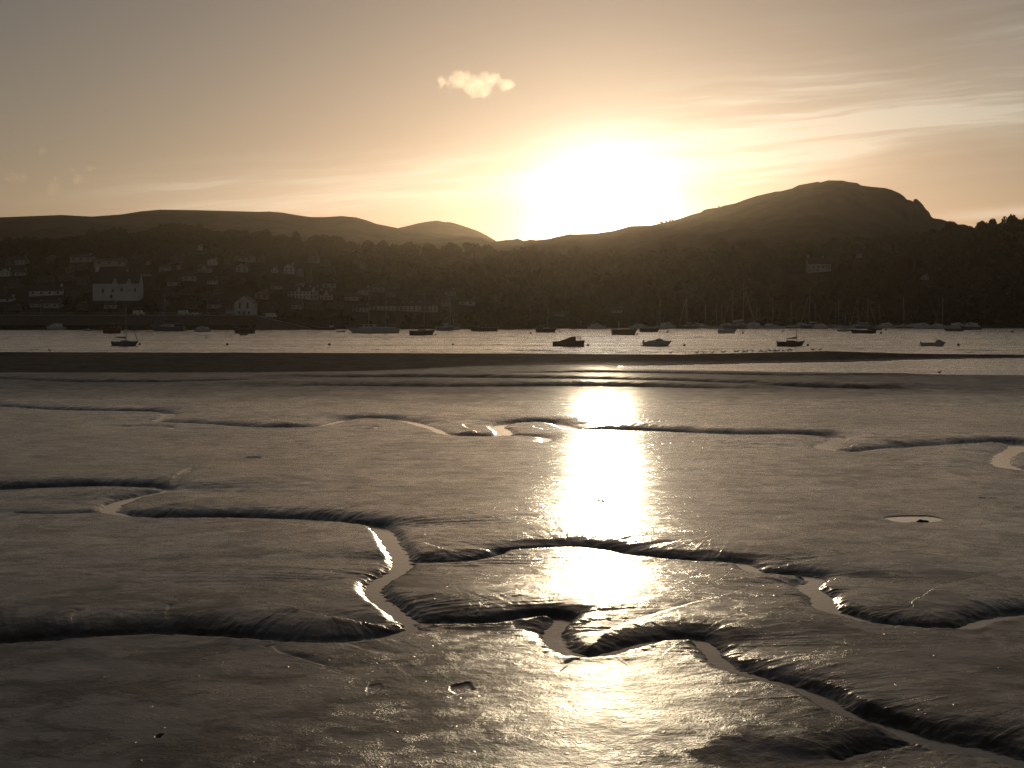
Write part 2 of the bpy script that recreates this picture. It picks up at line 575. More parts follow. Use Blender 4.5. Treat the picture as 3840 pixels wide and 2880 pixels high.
    ybf = np.interp(px, BAR_FRONT[:, 0], BAR_FRONT[:, 1])
    ybt = np.interp(px, BAR_TOP[:, 0], BAR_TOP[:, 1])
    Yln = K / (yln - HOR)
    Ybf = K / (ybf - HOR)
    lag = sstep(px, 2150, 2600) * sstep(Y, Yln - 1.0, Yln + 3) * (1 - sstep(Y, Ybf - 1.0, Ybf + 2.0))
    z = z - lag * 0.35
    z += 0.05 * sstep(Y, 120, 150) * (1 - lag)
    # the sand bar: long front slope, crest at 225 m, quick fall to the river
    YC = 225.0
    Hc = EYE - (ybt - HOR) * YC / F + 0.02 * fbm(x / 6, Y * 0, 3, 81)
    t = np.clip((Y - Ybf) / (YC - Ybf), 0, 1)
    rise = np.sin(t * math.pi / 2) ** 1.3
    bar = rise * Hc
    bar = np.where(Y > YC, Hc - (Y - YC) ** 1.3 * 0.03 * 1.6, bar)
    z = np.where(Y > Ybf, np.maximum(bar, -2.0) + np.where(Y > YC, 0, (1 - t) * 0.06), z)
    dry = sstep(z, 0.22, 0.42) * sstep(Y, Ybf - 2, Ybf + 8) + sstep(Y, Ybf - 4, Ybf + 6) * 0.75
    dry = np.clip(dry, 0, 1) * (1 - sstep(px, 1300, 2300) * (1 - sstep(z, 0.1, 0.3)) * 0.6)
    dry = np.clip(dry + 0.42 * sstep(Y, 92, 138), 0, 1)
    z = np.maximum(z, -2.0)
    co = np.stack([x, Y, z], 1)
    me = raw_mesh('mud_flat', co, grid_faces(len(Yr), len(Uc)), smooth=True)
    at = me.attributes.new('dry', 'FLOAT', 'POINT')
    at.data.foreach_set('value', dry.astype(np.float32))
    # the silt nearer the shore is coarser and better drained
    coarse = 1 - sstep(Y + 5 * fbm(x / 7, Y / 7, 3, 101), 27, 42)
    at = me.attributes.new('coarse', 'FLOAT', 'POINT')
    at.data.foreach_set('value', coarse.astype(np.float32))
    return me, (x, Y, z)


def mud_material():
    m = bpy.data.materials.new('wet_mud')
    m.use_nodes = True
    T = NT(m.node_tree)
    b = T.n['Principled BSDF']
    o = T.new('ShaderNodeTexCoord').outputs['Object']
    a = T.new('ShaderNodeAttribute')
    a.attribute_name = 'dry'
    dry = a.outputs['Fac']
    a2 = T.new('ShaderNodeAttribute')
    a2.attribute_name = 'coarse'
    coarse = a2.outputs['Fac']
    big = T.noise(o, 0.16, 4, 0.55)
    mid = T.noise(o, 0.9, 5, 0.6, 0.4)
    fine = T.noise(o, 5.5, 4, 0.6)
    grit = T.noise(o, 22.0, 4, 0.7)
    c1 = T.mix(T.ramp(mid, 0.3, 0.7), (0.050, 0.040, 0.030, 1), (0.082, 0.066, 0.050, 1))
    c1 = T.mix(T.ramp(big, 0.35, 0.65, 0, 0.5), c1, (0.060, 0.056, 0.038, 1))
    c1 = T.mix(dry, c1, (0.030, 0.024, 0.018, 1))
    T.l.new(c1, b.inputs['Base Color'])
    # a film of water lies in patches: smoother there
    wet = T.ramp(T.m('ADD', T.m('MULTIPLY', mid, 0.6), T.m('MULTIPLY', big, 0.4)), 0.38, 0.62)
    rough = T.m('ADD', 0.27, T.m('MULTIPLY', wet, -0.11))
    rough = T.m('ADD', rough, T.m('MULTIPLY', coarse, 0.10))
    rough = T.m('ADD', rough, T.m('MULTIPLY', dry, 0.55), clamp=True)
    T.l.new(rough, b.inputs['Roughness'])
    b.inputs['IOR'].default_value = 1.58
    # film of water: standing in small hollows, drained off the grains between
    f1 = T.noise(T.vm('MULTIPLY', o, (0.7, 1.0, 1.0)), 0.85, 8, 0.75, 0.6)
    f2 = T.noise(o, 0.33, 4, 0.6, 0.4)
    film = T.ramp(T.m('ADD', T.m('MULTIPLY', f1, 0.7), T.m('MULTIPLY', f2, 0.3)), 0.455, 0.545)
    spec = T.m('ADD', 0.14, T.m('MULTIPLY', film, 0.86))
    spec = T.m('MULTIPLY', spec, T.m('SUBTRACT', 1.0, T.m('MULTIPLY', coarse, 0.35)))
    T.l.new(T.m('MULTIPLY', spec, T.m('SUBTRACT', 1.0, T.m('MULTIPLY', dry, 0.9))), b.inputs['Specular IOR Level'])
    # small pits and worm casts
    vo = T.new('ShaderNodeTexVoronoi', feature='F1')
    T.l.new(T.vm('ADD', o, T.vm('SCALE', T.xyz(mid, fine, 0.0), scale=0.25)), vo.inputs['Vector'])
    vo.inputs['Scale'].default_value = 3.1
    vo.inputs['Randomness'].default_value = 1.0
    cast = T.ramp(vo.outputs['Distance'], 0.05, 0.16, 1.0, 0.0)
    pick = T.ramp(T.sep(vo.outputs['Color'])[0], 0.45, 0.55)
    cast = T.m('MULTIPLY', cast, pick)
    streak = T.noise(T.vm('MULTIPLY', o, (0.8, 1.1, 1.0)), 0.75, 5, 0.65, 0.3)
    h = T.m('ADD', T.m('MULTIPLY', mid, 0.024), T.m('MULTIPLY', streak, 0.022))
    h = T.m('ADD', h, T.m('MULTIPLY', fine, 0.006))
    patch = T.ramp(T.noise(o, 2.3, 4, 0.65, 0.3), 0.44, 0.64, 0.38, 1.0)
    fall = T.ramp(T.noise(o, 0.45, 3, 0.6), 0.35, 0.62, 0.45, 1.0)
    h = T.m('ADD', h, T.m('MULTIPLY', T.m('MULTIPLY', T.m('MULTIPLY', grit, patch), fall), T.m('ADD', 0.0088, T.m('MULTIPLY', coarse, 0.0085))))
    h = T.m('ADD', h, T.m('MULTIPLY', cast, 0.014))
    bp = T.new('ShaderNodeBump')
    bp.inputs['Strength'].default_value = 1.0
    bp.inputs['Distance'].default_value = 1.0
    T.l.new(h, bp.inputs['Height'])
    T.l.new(bp.outputs[0], b.inputs['Normal'])
    return m


def water_material(name, ripple, strength=1.0):
    m = bpy.data.materials.new(name)
    m.use_nodes = True
    T = NT(m.node_tree)
    b = T.n['Principled BSDF']
    b.inputs['Base Color'].default_value = (0.085, 0.072, 0.052, 1)
    b.inputs['IOR'].default_value = 1.6 if ripple else 1.36
    o = T.new('ShaderNodeTexCoord').outputs['Object']
    if ripple:
        v = T.vm('MULTIPLY', o, (0.55, 1.0, 1.0))
        n1 = T.noise(v, 0.55, 4, 0.6, 0.3)
        n2 = T.noise(v, 2.6, 3, 0.6)
        gust = T.ramp(T.noise(T.vm('MULTIPLY', o, (0.25, 1.0, 1.0)), 0.05, 4, 0.6), 0.35, 0.65, 0.7, 1.15)
        T.l.new(T.m('MULTIPLY', gust, 0.19), b.inputs['Roughness'])
        h = T.m('ADD', T.m('MULTIPLY', n1, 0.16), T.m('MULTIPLY', n2, 0.05))
        h = T.m('MULTIPLY', T.m('MULTIPLY', h, gust), strength)
    else:
        b.inputs['Roughness'].default_value = 0.11
        n1 = T.noise(o, 6.0, 3, 0.5)
        h = T.m('MULTIPLY', n1, 0.0020)
    bp = T.new('ShaderNodeBump')
    bp.inputs['Distance'].default_value = 1.0
    T.l.new(h, bp.inputs['Height'])
    T.l.new(bp.outputs[0], b.inputs['Normal'])
    return m


mud_me, MUDV = build_mud()
M_MUD = mud_material()
tag(link('mud_flat', mud_me, M_MUD), 'wet brown mud flat cut by winding creeks', kind='structure')


def sheet(name, x0, x1, y0, y1, z, mat, label):
    me = raw_mesh(name, [(x0, y0, 0), (x1, y0, 0), (x1, y1, 0), (x0, y1, 0)], [(0, 1, 2, 3)])
    return tag(link(name, me, mat, loc=(0, 0, z)), label, kind='structure')


sheet('creek_water', -320, 320, -40, 150, 0.0, water_material('still_water', False), 'still water lying in the winding creeks')


def waves(name, x0, x1, xs, y0, y1, ys, amp, wl, mat, label):
    gx_ = np.arange(x0, x1 + xs, xs)
    gy_ = np.arange(y0, y1 + ys, ys)
    X, Y = np.meshgrid(gx_, gy_)
    wx = X + 0.35 * wl * vnoise(X / (wl * 3), Y / (wl * 3), 7)
    h = fbm(wx / (wl * 1.7), Y / wl, 3, 19, 0.55)
    gust = 0.55 + 0.9 * np.clip(fbm(X / 40, Y / 9, 3, 23) + 0.5, 0, 1)
    edge = np.minimum(1, np.minimum(Y - y0, 12) / 3) if y0 < 230 else 1.0
    Z = h * amp * gust * edge
    me = raw_mesh(name, np.stack([X, Y, Z], -1).reshape(-1, 3), grid_faces(len(gy_), len(gx_)), smooth=True)
    return tag(link(name, me, mat), label, kind='structure')


waves('lagoon_water', -20, 130, 0.33, 150, 225.3, 0.22, 0.045, 0.75, water_material('lagoon_water', True, 0.5), 'shallow lagoon between the mud and the sand bar')
sheet('pool_water', -320, -20, 150, 225, 0.0, water_material('calm_water', False), 'water under the left sand bar')
waves('river', -330, 330, 1.15, 225.3, 780, 0.6, 0.17, 2.2, water_material('rippled_water', True, 0.8), 'rippled tidal river with moored boats')
M_BED = new_mat('river_bed', (0.05, 0.04, 0.03), 0.9, var=0.3, vscale=0.3)
sheet('ground', -2500, 2500, -280, 4650, -2.6, M_BED, 'ground under the river and the hills')


def mud_z(X, Y):
    i = np.argmin((MUDV[0] - X) ** 2 + (MUDV[1] - Y) ** 2)
    return float(MUDV[2][i])


# ------------------------------------------------------------------ hills
def heath(name, c0, c1, scale, bump):
    m = bpy.data.materials.new(name)
    m.use_nodes = True
    T = NT(m.node_tree)
    b = T.n['Principled BSDF']
    o = T.new('ShaderNodeTexCoord').outputs['Object']
    n = T.noise(o, scale, 6, 0.62)
    T.l.new(T.mix(T.ramp(n, 0.35, 0.65), (*c0, 1), (*c1, 1)), b.inputs['Base Color'])
    b.inputs['Roughness'].default_value = 0.95
    b.inputs['Specular IOR Level'].default_value = 0.1
    bp = T.new('ShaderNodeBump')
    bp.inputs['Distance'].default_value = bump
    T.l.new(T.noise(o, scale * 4, 5, 0.7), bp.inputs['Height'])
    T.l.new(bp.outputs[0], b.inputs['Normal'])
    return m


def ridge(name, prof, Yc, front, back, mat, rough, label, x0=-1800, x1=5600, step=8, spurs=0.0, seed=0):
    prof = np.array(prof, float)
    cols = np.arange(x0, x1 + 1, step)
    v = (HOR - np.interp(cols, prof[:, 0], prof[:, 1])) / F
    Ys = np.concatenate([np.linspace(Yc - front, Yc, 46), np.linspace(Yc, Yc + back, 16)[1:]])
    Yg = np.repeat(Ys[:, None], len(cols), 1)
    Xg = Yg * px_u(cols)[None, :]
    t = np.where(Yg < Yc, (Yg - (Yc - front)) / front, 1 - (Yg - Yc) / back)
    shape = np.sin(np.clip(t, 0, 1) * math.pi / 2) ** 1.15
    shape = shape * (1 + spurs * fbm(Xg / 260, Yg / 500, 3, seed) * np.sin(np.clip(t, 0, 1) * math.pi))
    H = (EYE + v * Yc)[None, :] * shape
    H = H + rough * fbm(Xg / 40, Yg / 60, 4, seed + 5) * np.sin(np.clip(t, 0.0, 1) * math.pi)
    # keep the skyline where the photograph has it
    el = (H - EYE) / Yg
    mx = el.max(0)
    H = EYE + (H - EYE) * np.where(H > EYE, (v / mx)[None, :], 1.0)
    H = np.where(t <= 0.001, -2, H)
    me = raw_mesh(name, np.stack([Xg, Yg, H], -1).reshape(-1, 3), grid_faces(len(Ys), len(cols)), smooth=True)
    return tag(link(name, me, mat), label, kind='structure')


M_HEATH = heath('heath', (0.060, 0.050, 0.032), (0.11, 0.088, 0.052), 0.012, 6.0)
M_ROCK = heath('rocky_heath', (0.030, 0.026, 0.020), (0.070, 0.058, 0.042), 0.02, 8.0)

MOOR = [(-1800, 860), (-900, 835), (-300, 812), (0, 815), (100, 811), (230, 806), (345, 812), (455, 804), (530, 792), (600, 786), (745, 788), (850, 791),
        (970, 794), (1010, 793), (1060, 797), (1110, 806), (1165, 814), (1220, 814), (1280, 810), (1335, 815), (1375, 826), (1410, 839),
        (1440, 845), (1490, 855), (1510, 868), (1600, 873), (1690, 885), (1752, 883), (1810, 890), (1850, 903), (1900, 930), (2000, 980),
        (2200, 1060), (2500, 1120), (5600, 1150)]
PEAK = [(-1800, 1100), (900, 1050), (1300, 930), (1488, 856), (1530, 847), (1570, 837), (1610, 830), (1640, 827), (1668, 833), (1690, 833), (1725, 843),
        (1755, 853), (1790, 865), (1825, 882), (1860, 903), (1920, 940), (2100, 1010), (5600, 1100)]
CRAG = [(-1800, 1160), (1400, 1140), (1650, 1000), (1800, 915), (1860, 905), (1898, 900), (1920, 899), (1942, 895), (1965, 904), (1990, 898), (2010, 901), (2060, 896),
        (2085, 889), (2110, 884), (2135, 878), (2160, 879), (2230, 876), (2300, 866), (2365, 848), (2400, 847), (2440, 846), (2480, 837), (2520, 829),
        (2560, 817), (2590, 806), (2628, 796), (2640, 787), (2655, 783), (2695, 778), (2715, 771), (2755, 763), (2775, 756), (2790, 750), (2840, 734),
        (2910, 718), (2928, 717), (2970, 707), (2995, 694), (3030, 688), (3068, 681), (3076, 684), (3105, 676), (3160, 677), (3180, 682), (3215, 686), (3228, 695),
        (3265, 700), (3320, 705), (3345, 712), (3375, 725), (3392, 738), (3400, 748), (3415, 751), (3424, 756), (3428, 747), (3437, 745), (3450, 756), (3463, 770),
        (3470, 782), (3484, 795), (3492, 812), (3500, 818), (3530, 822), (3560, 832), (3580, 842), (3615, 841), (3635, 848), (3660, 856), (3800, 875),
        (4100, 930), (5600, 1060)]
ridge('moor', MOOR, 2600, 1350, 900, M_HEATH, 6, 'long rounded moor behind the town', seed=1, spurs=.25)
ridge('hill', PEAK, 3600, 900, 700, M_HEATH, 6, 'smooth conical hill between moor and pass', seed=9, spurs=.2)
ridge('mountain', CRAG, 2250, 1050, 800, M_ROCK, 10, 'craggy mountain at the right, sun setting at its left foot', step=4, seed=15, spurs=.35)

# the near hillside with the town and woods; py of its bare crest line
CREST = np.array([(-1800, 900), (-500, 930), (0, 945), (200, 925), (400, 905), (600, 893), (700, 890), (800, 905), (1000, 915), (1200, 930), (1400, 955), (1600, 965),
                  (1750, 970), (1900, 975), (2100, 985), (2400, 975), (2700, 960), (3000, 940), (3300, 915), (3500, 895), (3600, 885), (3700, 877),
                  (3780, 862), (3840, 852), (4200, 815), (5600, 780)], float)
QUAY = np.array([(-1800, 6.2), (960, 6.2), (1180, 1.6), (1700, 1.4), (2400, 1.5), (5600, 1.5)], float)
SHORE = np.array([(-1800, 648), (960, 648), (1180, 640), (1700, 650), (2100, 690), (2700, 740), (3300, 740), (5600, 700)], float)
YCR = 1150.0


def hill_z(X, Y):
    X = np.asarray(X, float)
    Y = np.asarray(Y, float)
    px = X / Y * F + 1920
    zc = EYE + (HOR - np.interp(px, CREST[:, 0], CREST[:, 1])) / F * YCR
    q = np.interp(px, QUAY[:, 0], QUAY[:, 1])
    ys = np.interp(px, SHORE[:, 0], SHORE[:, 1])
    t = np.clip((Y - ys - 22) / (YCR - ys - 22), 0, 1)
    z = q + (zc - q) * (0.35 * t + 0.65 * np.sin(t * math.pi / 2) ** 1.5)
    z = z + 3.0 * fbm(X / 60, Y / 60, 3, 91) * np.sin(t * math.pi)
    z = np.where(Y > YCR, zc - (Y - YCR) * 0.16, z)
    z = np.where(Y < ys + 4, q - (ys + 4 - Y) / 10 * (q + 1.2), z)
    return np.maximum(z, -2.4)


def build_hillside():
    cols = np.arange(-1800, 5601, 12)
    Ys = np.concatenate([np.linspace(620, 780, 60), np.linspace(786, YCR, 60), np.linspace(YCR + 10, 1600, 14)])
    Yg = np.repeat(Ys[:, None], len(cols), 1)
    Xg = Yg * px_u(cols)[None, :]
    Z = hill_z(Xg, Yg)
    return raw_mesh('hillside', np.stack([Xg, Yg, Z], -1).reshape(-1, 3), grid_faces(len(Ys), len(cols)), smooth=True)


M_SLOPE = heath('hillside_ground', (0.022, 0.026, 0.012), (0.045, 0.040, 0.022), 0.05, 1.0)
tag(link('hillside', build_hillside(), M_SLOPE), 'dark wooded hillside carrying the harbour town', kind='structure')


def on_hill(px, py):
    """first point of the hillside seen at this photograph position"""
    u = px_u(px)
    v = (HOR - py) / F
    Y = 652.0
    while Y < YCR:
        if float(hill_z(u * Y, Y)) >= EYE + v * Y:
            break
        Y += 2
    return u * Y, Y, float(hill_z(u * Y, Y))



# ------------------------------------------------------------------ puddle
def build_puddle():
    X0, Y0 = gpt(3445, 1950, 0.05)
    th = np.linspace(0, 2 * math.pi, 40, endpoint=False)
    co = [(0, 0, 0)] + [(1.15 * math.cos(a), 1.15 * math.sin(a), 0) for a in th]
    f = [(0, 1 + i, 1 + (i + 1) % 40) for i in range(40)]
    o = link('puddle_water', raw_mesh('puddle_water', co, f), water_material('puddle_water', False), loc=(X0, Y0, PUD_Z))
    tag(o, 'still water of the round puddle on the right of the mud', kind='structure')


PX0, PY0 = gpt(3445, 1950, 0.05)
PUD_Z = mud_z(PX0 - .3, PY0) + 0.022
build_puddle()


# ------------------------------------------------------------------ small mesh kit
class MB:
    """collects boxes, prisms, tubes and lofts; build() links them as one mesh object"""
    def __init__(self):
        self.v = []
        self.f = []

    def add(self, vs, fs):
        o = len(self.v)
        self.v += [tuple(p) for p in vs]
        self.f += [tuple(i + o for i in q) for q in fs]
        return self

    def box(self, c, s, taper=1.0):
        cx, cy, cz = c
        sx, sy, sz = s[0] / 2, s[1] / 2, s[2] / 2
        vs = [(cx + a * sx * k, cy + b * sy * k, cz + d * sz) for d, k in ((-1, 1), (1, taper)) for a, b in ((-1, -1), (1, -1), (1, 1), (-1, 1))]
        return self.add(vs, [(3, 2, 1, 0), (4, 5, 6, 7), (0, 1, 5, 4), (1, 2, 6, 5), (2, 3, 7, 6), (3, 0, 4, 7)])

    def prism(self, prof, hw, hw_top=None, ztop=None):
        """side outline [(x,z)] extruded across y; upper points may be narrower"""
        n = len(prof)
        z0 = min(p[1] for p in prof)
        z1 = max(p[1] for p in prof)
        ht = hw if hw_top is None else hw_top

        def w(z):
            return hw + (ht - hw) * (z - z0) / max(1e-6, z1 - z0)
        vs = [(x, -w(z), z) for x, z in prof] + [(x, w(z), z) for x, z in prof]
        fs = [tuple(range(n)), tuple(range(2 * n - 1, n - 1, -1))]
        fs += [(i, i + n, (i + 1) % n + n, (i + 1) % n) for i in range(n)]
        return self.add(vs, fs)

    def tube(self, p0, p1, r0, r1=None, n=6):
        r1 = r0 if r1 is None else r1
        p0, p1 = Vector(p0), Vector(p1)
        d = (p1 - p0).normalized()
        a = d.cross(Vector((0, 0, 1)) if abs(d.z) < .9 else Vector((1, 0, 0))).normalized()
        b = d.cross(a)
        vs = []
        for p, r in ((p0, r0), (p1, r1)):
            for i in range(n):
                t = 2 * math.pi * i / n
                vs.append(p + (a * math.cos(t) + b * math.sin(t)) * r)
        fs = [(i, (i + 1) % n, n + (i + 1) % n, n + i) for i in range(n)]
        fs += [tuple(range(n - 1, -1, -1)), tuple(range(n, 2 * n))]
        return self.add(vs, fs)

    def path(self, pts, r, n=6):
        for a, b in zip(pts[:-1], pts[1:]):
            self.tube(a, b, r, r, n)
        return self

    def rings(self, rings, close=True):
        """rings: list of equally long point loops"""
        n = len(rings[0])
        vs = [p for r in rings for p in r]
        fs = []
        for k in range(len(rings) - 1):
            for i in range(n):
                j = (i + 1) % n
                fs.append((k * n + i, k * n + j, (k + 1) * n + j, (k + 1) * n + i))
        if close:
            fs.append(tuple(range(n - 1, -1, -1)))
            fs.append(tuple((len(rings) - 1) * n + i for i in range(n)))
        return self.add(vs, fs)

    def ball(self, c, r, n=12, m=8, sz=1.0):
        rr = []
        for k in range(1, m):
            t = math.pi * k / m
            rr.append([(c[0] + r * math.sin(t) * math.cos(2 * math.pi * i / n), c[1] + r * math.sin(t) * math.sin(2 * math.pi * i / n),
                        c[2] - r * sz * math.cos(t)) for i in range(n)])
        return self.rings(rr)

    def build(self, name, mat, parent=None, smooth=False):
        me = bpy.data.meshes.new(name)
        me.from_pydata(self.v, [], self.f)
        if smooth:
            me.polygons.foreach_set('use_smooth', [True] * len(me.polygons))
        me.update()
        return link(name, me, mat, parent)


M_WHITEGEL = new_mat('white_gelcoat', (0.62, 0.62, 0.60), 0.35)
M_GREYGEL = new_mat('pale_grey_paint', (0.50, 0.51, 0.52), 0.45, var=.12)
M_BLUEHULL = new_mat('blue_hull_paint', (0.10, 0.13, 0.20), 0.35)
M_DARKHULL = new_mat('dark_hull_paint', (0.035, 0.03, 0.03), 0.4, var=.2)
M_REDHULL = new_mat('dark_red_hull_paint', (0.14, 0.03, 0.02), 0.5, var=.2)
M_TAN = new_mat('varnished_wood', (0.20, 0.10, 0.045), 0.4, var=.25, vscale=8)
M_DECK = new_mat('boat_deck', (0.28, 0.26, 0.22), 0.7)
M_GLASS = new_mat('dark_window_glass', (0.02, 0.022, 0.025), 0.08)
M_ALU = new_mat('mast_aluminium', (0.26, 0.26, 0.26), 0.5, 0.2)
M_SPAR = new_mat('wooden_spar', (0.13, 0.08, 0.045), 0.55)
M_CANVAS = new_mat('dark_red_canvas', (0.075, 0.030, 0.025), 0.85, bump=.02, bscale=4)
M_NAVY = new_mat('navy_sail_cover', (0.03, 0.04, 0.08), 0.8)
M_ROPE = new_mat('rope', (0.12, 0.10, 0.08), 0.8)
M_MOTOR = new_mat('black_outboard_plastic', (0.03, 0.03, 0.03), 0.4)
M_STEEL = new_mat('steel_fittings', (0.35, 0.35, 0.35), 0.35, 0.8)
M_BUOYR = new_mat('weathered_red_float', (0.30, 0.06, 0.04), 0.5, var=.25)
M_BUOYO = new_mat('orange_float', (0.55, 0.17, 0.03), 0.5, var=.2)
M_BUOYY = new_mat('weedy_yellow_float', (0.28, 0.22, 0.06), 0.6, var=.3)


def hull_lines(L, B, H, bow=.14, stern=.03, sheer=.3, transom=.78, n=14):
    """rings of a displacement hull, bow along +x, waterline at z=0"""
    rings = []
    for i in range(n + 1):
        t = i / n
        b = B / 2 * (1 - max(0, (t - .42) / .58) ** 2.3) * (transom + (1 - transom) * min(1, t / .42) ** .8)
        b = max(b, 0.012)
        top = H * (1 + sheer * (max(0, t - .35) / .65) ** 2 + .25 * sheer * (max(0, .35 - t) / .35) ** 2)
        pts = []
        for (k, w) in ((-.28, .05), (-.16, .62), (.12, .9), (.6, .985), (1.0, 1.0)):
            z = k * H if k < 0 else k * top
            hh = (z + .28 * H) / (top + .28 * H)
            x = (t - .5) * L
            x -= bow * L * (1 - hh) * max(0, (t - .5) * 2) ** 2
            x += stern * L * (1 - hh) * max(0, (.25 - t) * 4)
            pts.append((x, b * w, z))
        rings.append(pts)
    return rings


def make_hull(root, L, B, H, mat, rail_mat, deck_mat=M_DECK, open_boat=False, **kw):
    rg = hull_lines(L, B, H, **kw)
    mb = MB()
    loops = [[(x, -y, z) for x, y, z in reversed(p)] + list(p) for p in rg]
    n = len(loops[0])
    vs = [p for r in loops for p in r]
    fs = []
    for k in range(len(loops) - 1):
        for i in range(n - 1):
            fs.append((k * n + i, k * n + i + 1, (k + 1) * n + i + 1, (k + 1) * n + i))
    fs.append(tuple(range(n)))
    mb.add(vs, fs)
    h = mb.build('hull', mat, root)
    md = MB()
    dz = -.35 * H if open_boat else -.06
    dv = []
    for p in rg:
        x, y, z = p[-1]
        dv += [(x, -y * .97, z + dz), (x, y * .97, z + dz)]
    md.add(dv, [(2 * i, 2 * i + 2, 2 * i + 3, 2 * i + 1) for i in range(len(rg) - 1)])
    md.build('deck', deck_mat, root)
    mr = MB()
    for s in (-1, 1):
        mr.path([(p[-1][0], s * p[-1][1], p[-1][2]) for p in rg], max(.02, .035 * B / 2), 5)
    mr.path([(rg[0][-1][0], -rg[0][-1][1], rg[0][-1][2]), (rg[0][-1][0], rg[0][-1][1], rg[0][-1][2])], .03, 5)
    mr.build('gunwale', rail_mat, root)
    return rg


def outboard(root, x, z, s=1.0, tilt=.5, mat=M_MOTOR):
    m = MB()
    m.prism([(x - .05 * s, z), (x - .32 * s, z + .02), (x - .38 * s, z + .32 * s), (x - .10 * s, z + .40 * s), (x + .0, z + .25 * s)], .13 * s, .10 * s)
    o = m.build('outboard_motor', mat, root)
    m = MB()
    ex = x - .22 * s - tilt * .55 * s
    m.tube((x - .2 * s, 0, z + .02), (ex, 0, z - .62 * s), .055 * s, .045 * s)
    m.box((ex - .06 * s, 0, z - .66 * s), (.3 * s, .09 * s, .1 * s))
    m.box((ex - .2 * s, 0, z - .66 * s), (.03 * s, .28 * s, .07 * s))
    m.build('leg', mat, o)
    return o


def rigging(root, mastx, mz, mh, bowx, bowz, sternx, sternz, hb, r=.012):
    m = MB()
    top = (mastx, 0, mz + mh * .97)
    m.tube(top, (bowx, 0, bowz), r, r, 4)
    m.tube(top, (sternx, 0, sternz), r, r, 4)
    for s in (-1, 1):
        m.tube(top, (mastx - .1, s * hb, mz * .5 + .4), r, r, 4)
        m.tube((mastx, s * hb * .7, mz + mh * .52), top, r, r, 4)
        m.tube((mastx, s * hb * .7, mz + mh * .52), (mastx, s * hb, mz * .5 + .4), r, r, 4)
        m.tube((mastx, 0, mz + mh * .52), (mastx, s * hb * .7, mz + mh * .52), r * 1.6, r, 4)
    m.build('rigging', M_STEEL, root)


def cabin_windows(cab, xs, z, hw, w, h):
    for x in xs:
        for s in (-1, 1):
            MB().box((x, s * (hw + .006), z), (w, .02, h)).build('window', M_GLASS, cab)


def make_sloop(name, L, hull, label, cat='sailing boat', mast=1.35, cover=M_NAVY, motor=False, furl=True, mx=.08, boomang=0.0, group=None, cab_mat=M_GREYGEL,
               mast_mat=M_ALU, H=None, B=None, rig=.014, windows=True):
    root = empty(name, (0, 0, 0), 0, label, cat, group)
    H = H or L * .125
    B = B or L * .31
    make_hull(root, L, B, H, hull, M_DECK, bow=.13, sheer=.22)
    cz = H * .98
    prof = [(-.16 * L, cz - .05), (-.15 * L, cz + .055 * L), (.06 * L, cz + .06 * L), (.20 * L, cz + .03 * L), (.27 * L, cz - .02)]
    cb = MB().prism(prof, B * .30, B * .24).build('cabin', cab_mat, root)
    if windows:
        cabin_windows(cb, (-.09 * L, 0.0 * L, .09 * L), cz + .028 * L, B * .272, .06 * L, .018 * L)
    mh = L * mast
    mxx = mx * L
    MB().tube((mxx, 0, cz + .04 * L), (mxx, 0, cz + mh), .0085 * L, .006 * L, 8).build('mast', mast_mat, root)
    bl = .38 * L
    ex, ez = mxx - bl, cz + .13 * L + boomang * bl
    bm = MB().tube((mxx, 0, cz + .13 * L), (ex, 0, ez), .009 * L, .009 * L, 6).build('boom', mast_mat, root)
    if cover:
        m = MB()
        rr = []
        for k in range(7):
            t = k / 6
            r = L * (.027 * (1 - t) ** .8 + .009)
            cx, czz = mxx - bl * t, cz + .13 * L + boomang * bl * t + r * .7
            rr.append([(cx, r * .55 * math.cos(a), czz + r * math.sin(a)) for a in [2 * math.pi * i / 8 for i in range(8)]])
        m.rings(rr).build('sail_cover', cover, bm, True)
    rigging(root, mxx, cz, mh, .47 * L, H * 1.2, -.48 * L, H * 1.05, B * .46, rig)
    if furl:
        a = Vector((.47 * L, 0, H * 1.25))
        b = Vector((mxx, 0, cz + mh * .97))
        MB().tube(a + (b - a) * .03, a + (b - a) * .9, .011 * L, .005 * L, 6).build('furled_headsail', M_GREYGEL if cover is None else cover, root)
    m = MB()
    for s in (-1, 1):
        pts = [(-.46 * L, s * B * .34, H * 1.5 + .02 * L), (-.1 * L, s * B * .47, H * 1.42), (.3 * L, s * B * .3, H * 1.55), (.49 * L, 0, H * 1.75)]
        m.path(pts, .008, 4)
        for p in pts:
            m.tube((p[0], p[1], H * .95), p, .01, .01, 4)
    m.build('guard_rail', M_STEEL, root)
    MB().prism([(-.47 * L, .1 * H), (-.52 * L, .1 * H), (-.53 * L, -.3 * H), (-.47 * L, -.3 * H)], .02).build('rudder', M_DECK, root)
    if motor:
        outboard(root, -.485 * L, H * .95, L * .11, .25)
    return root


def make_dinghy(name, L, mat, label, cat='rowing boat', motor=False, group=None, H=None):
    root = empty(name, (0, 0, 0), 0, label, cat, group)
    H = H or L * .14
    make_hull(root, L, L * .42, H, mat, M_TAN, open_boat=True, sheer=.4, bow=.12)
    for x in (-.22, .08):
        MB().box((x * L, 0, H * .78), (.2, L * .38, .035)).build('thwart', M_TAN, root)
    if motor:
        outboard(root, -.49 * L, H * .9, .8)
    return root


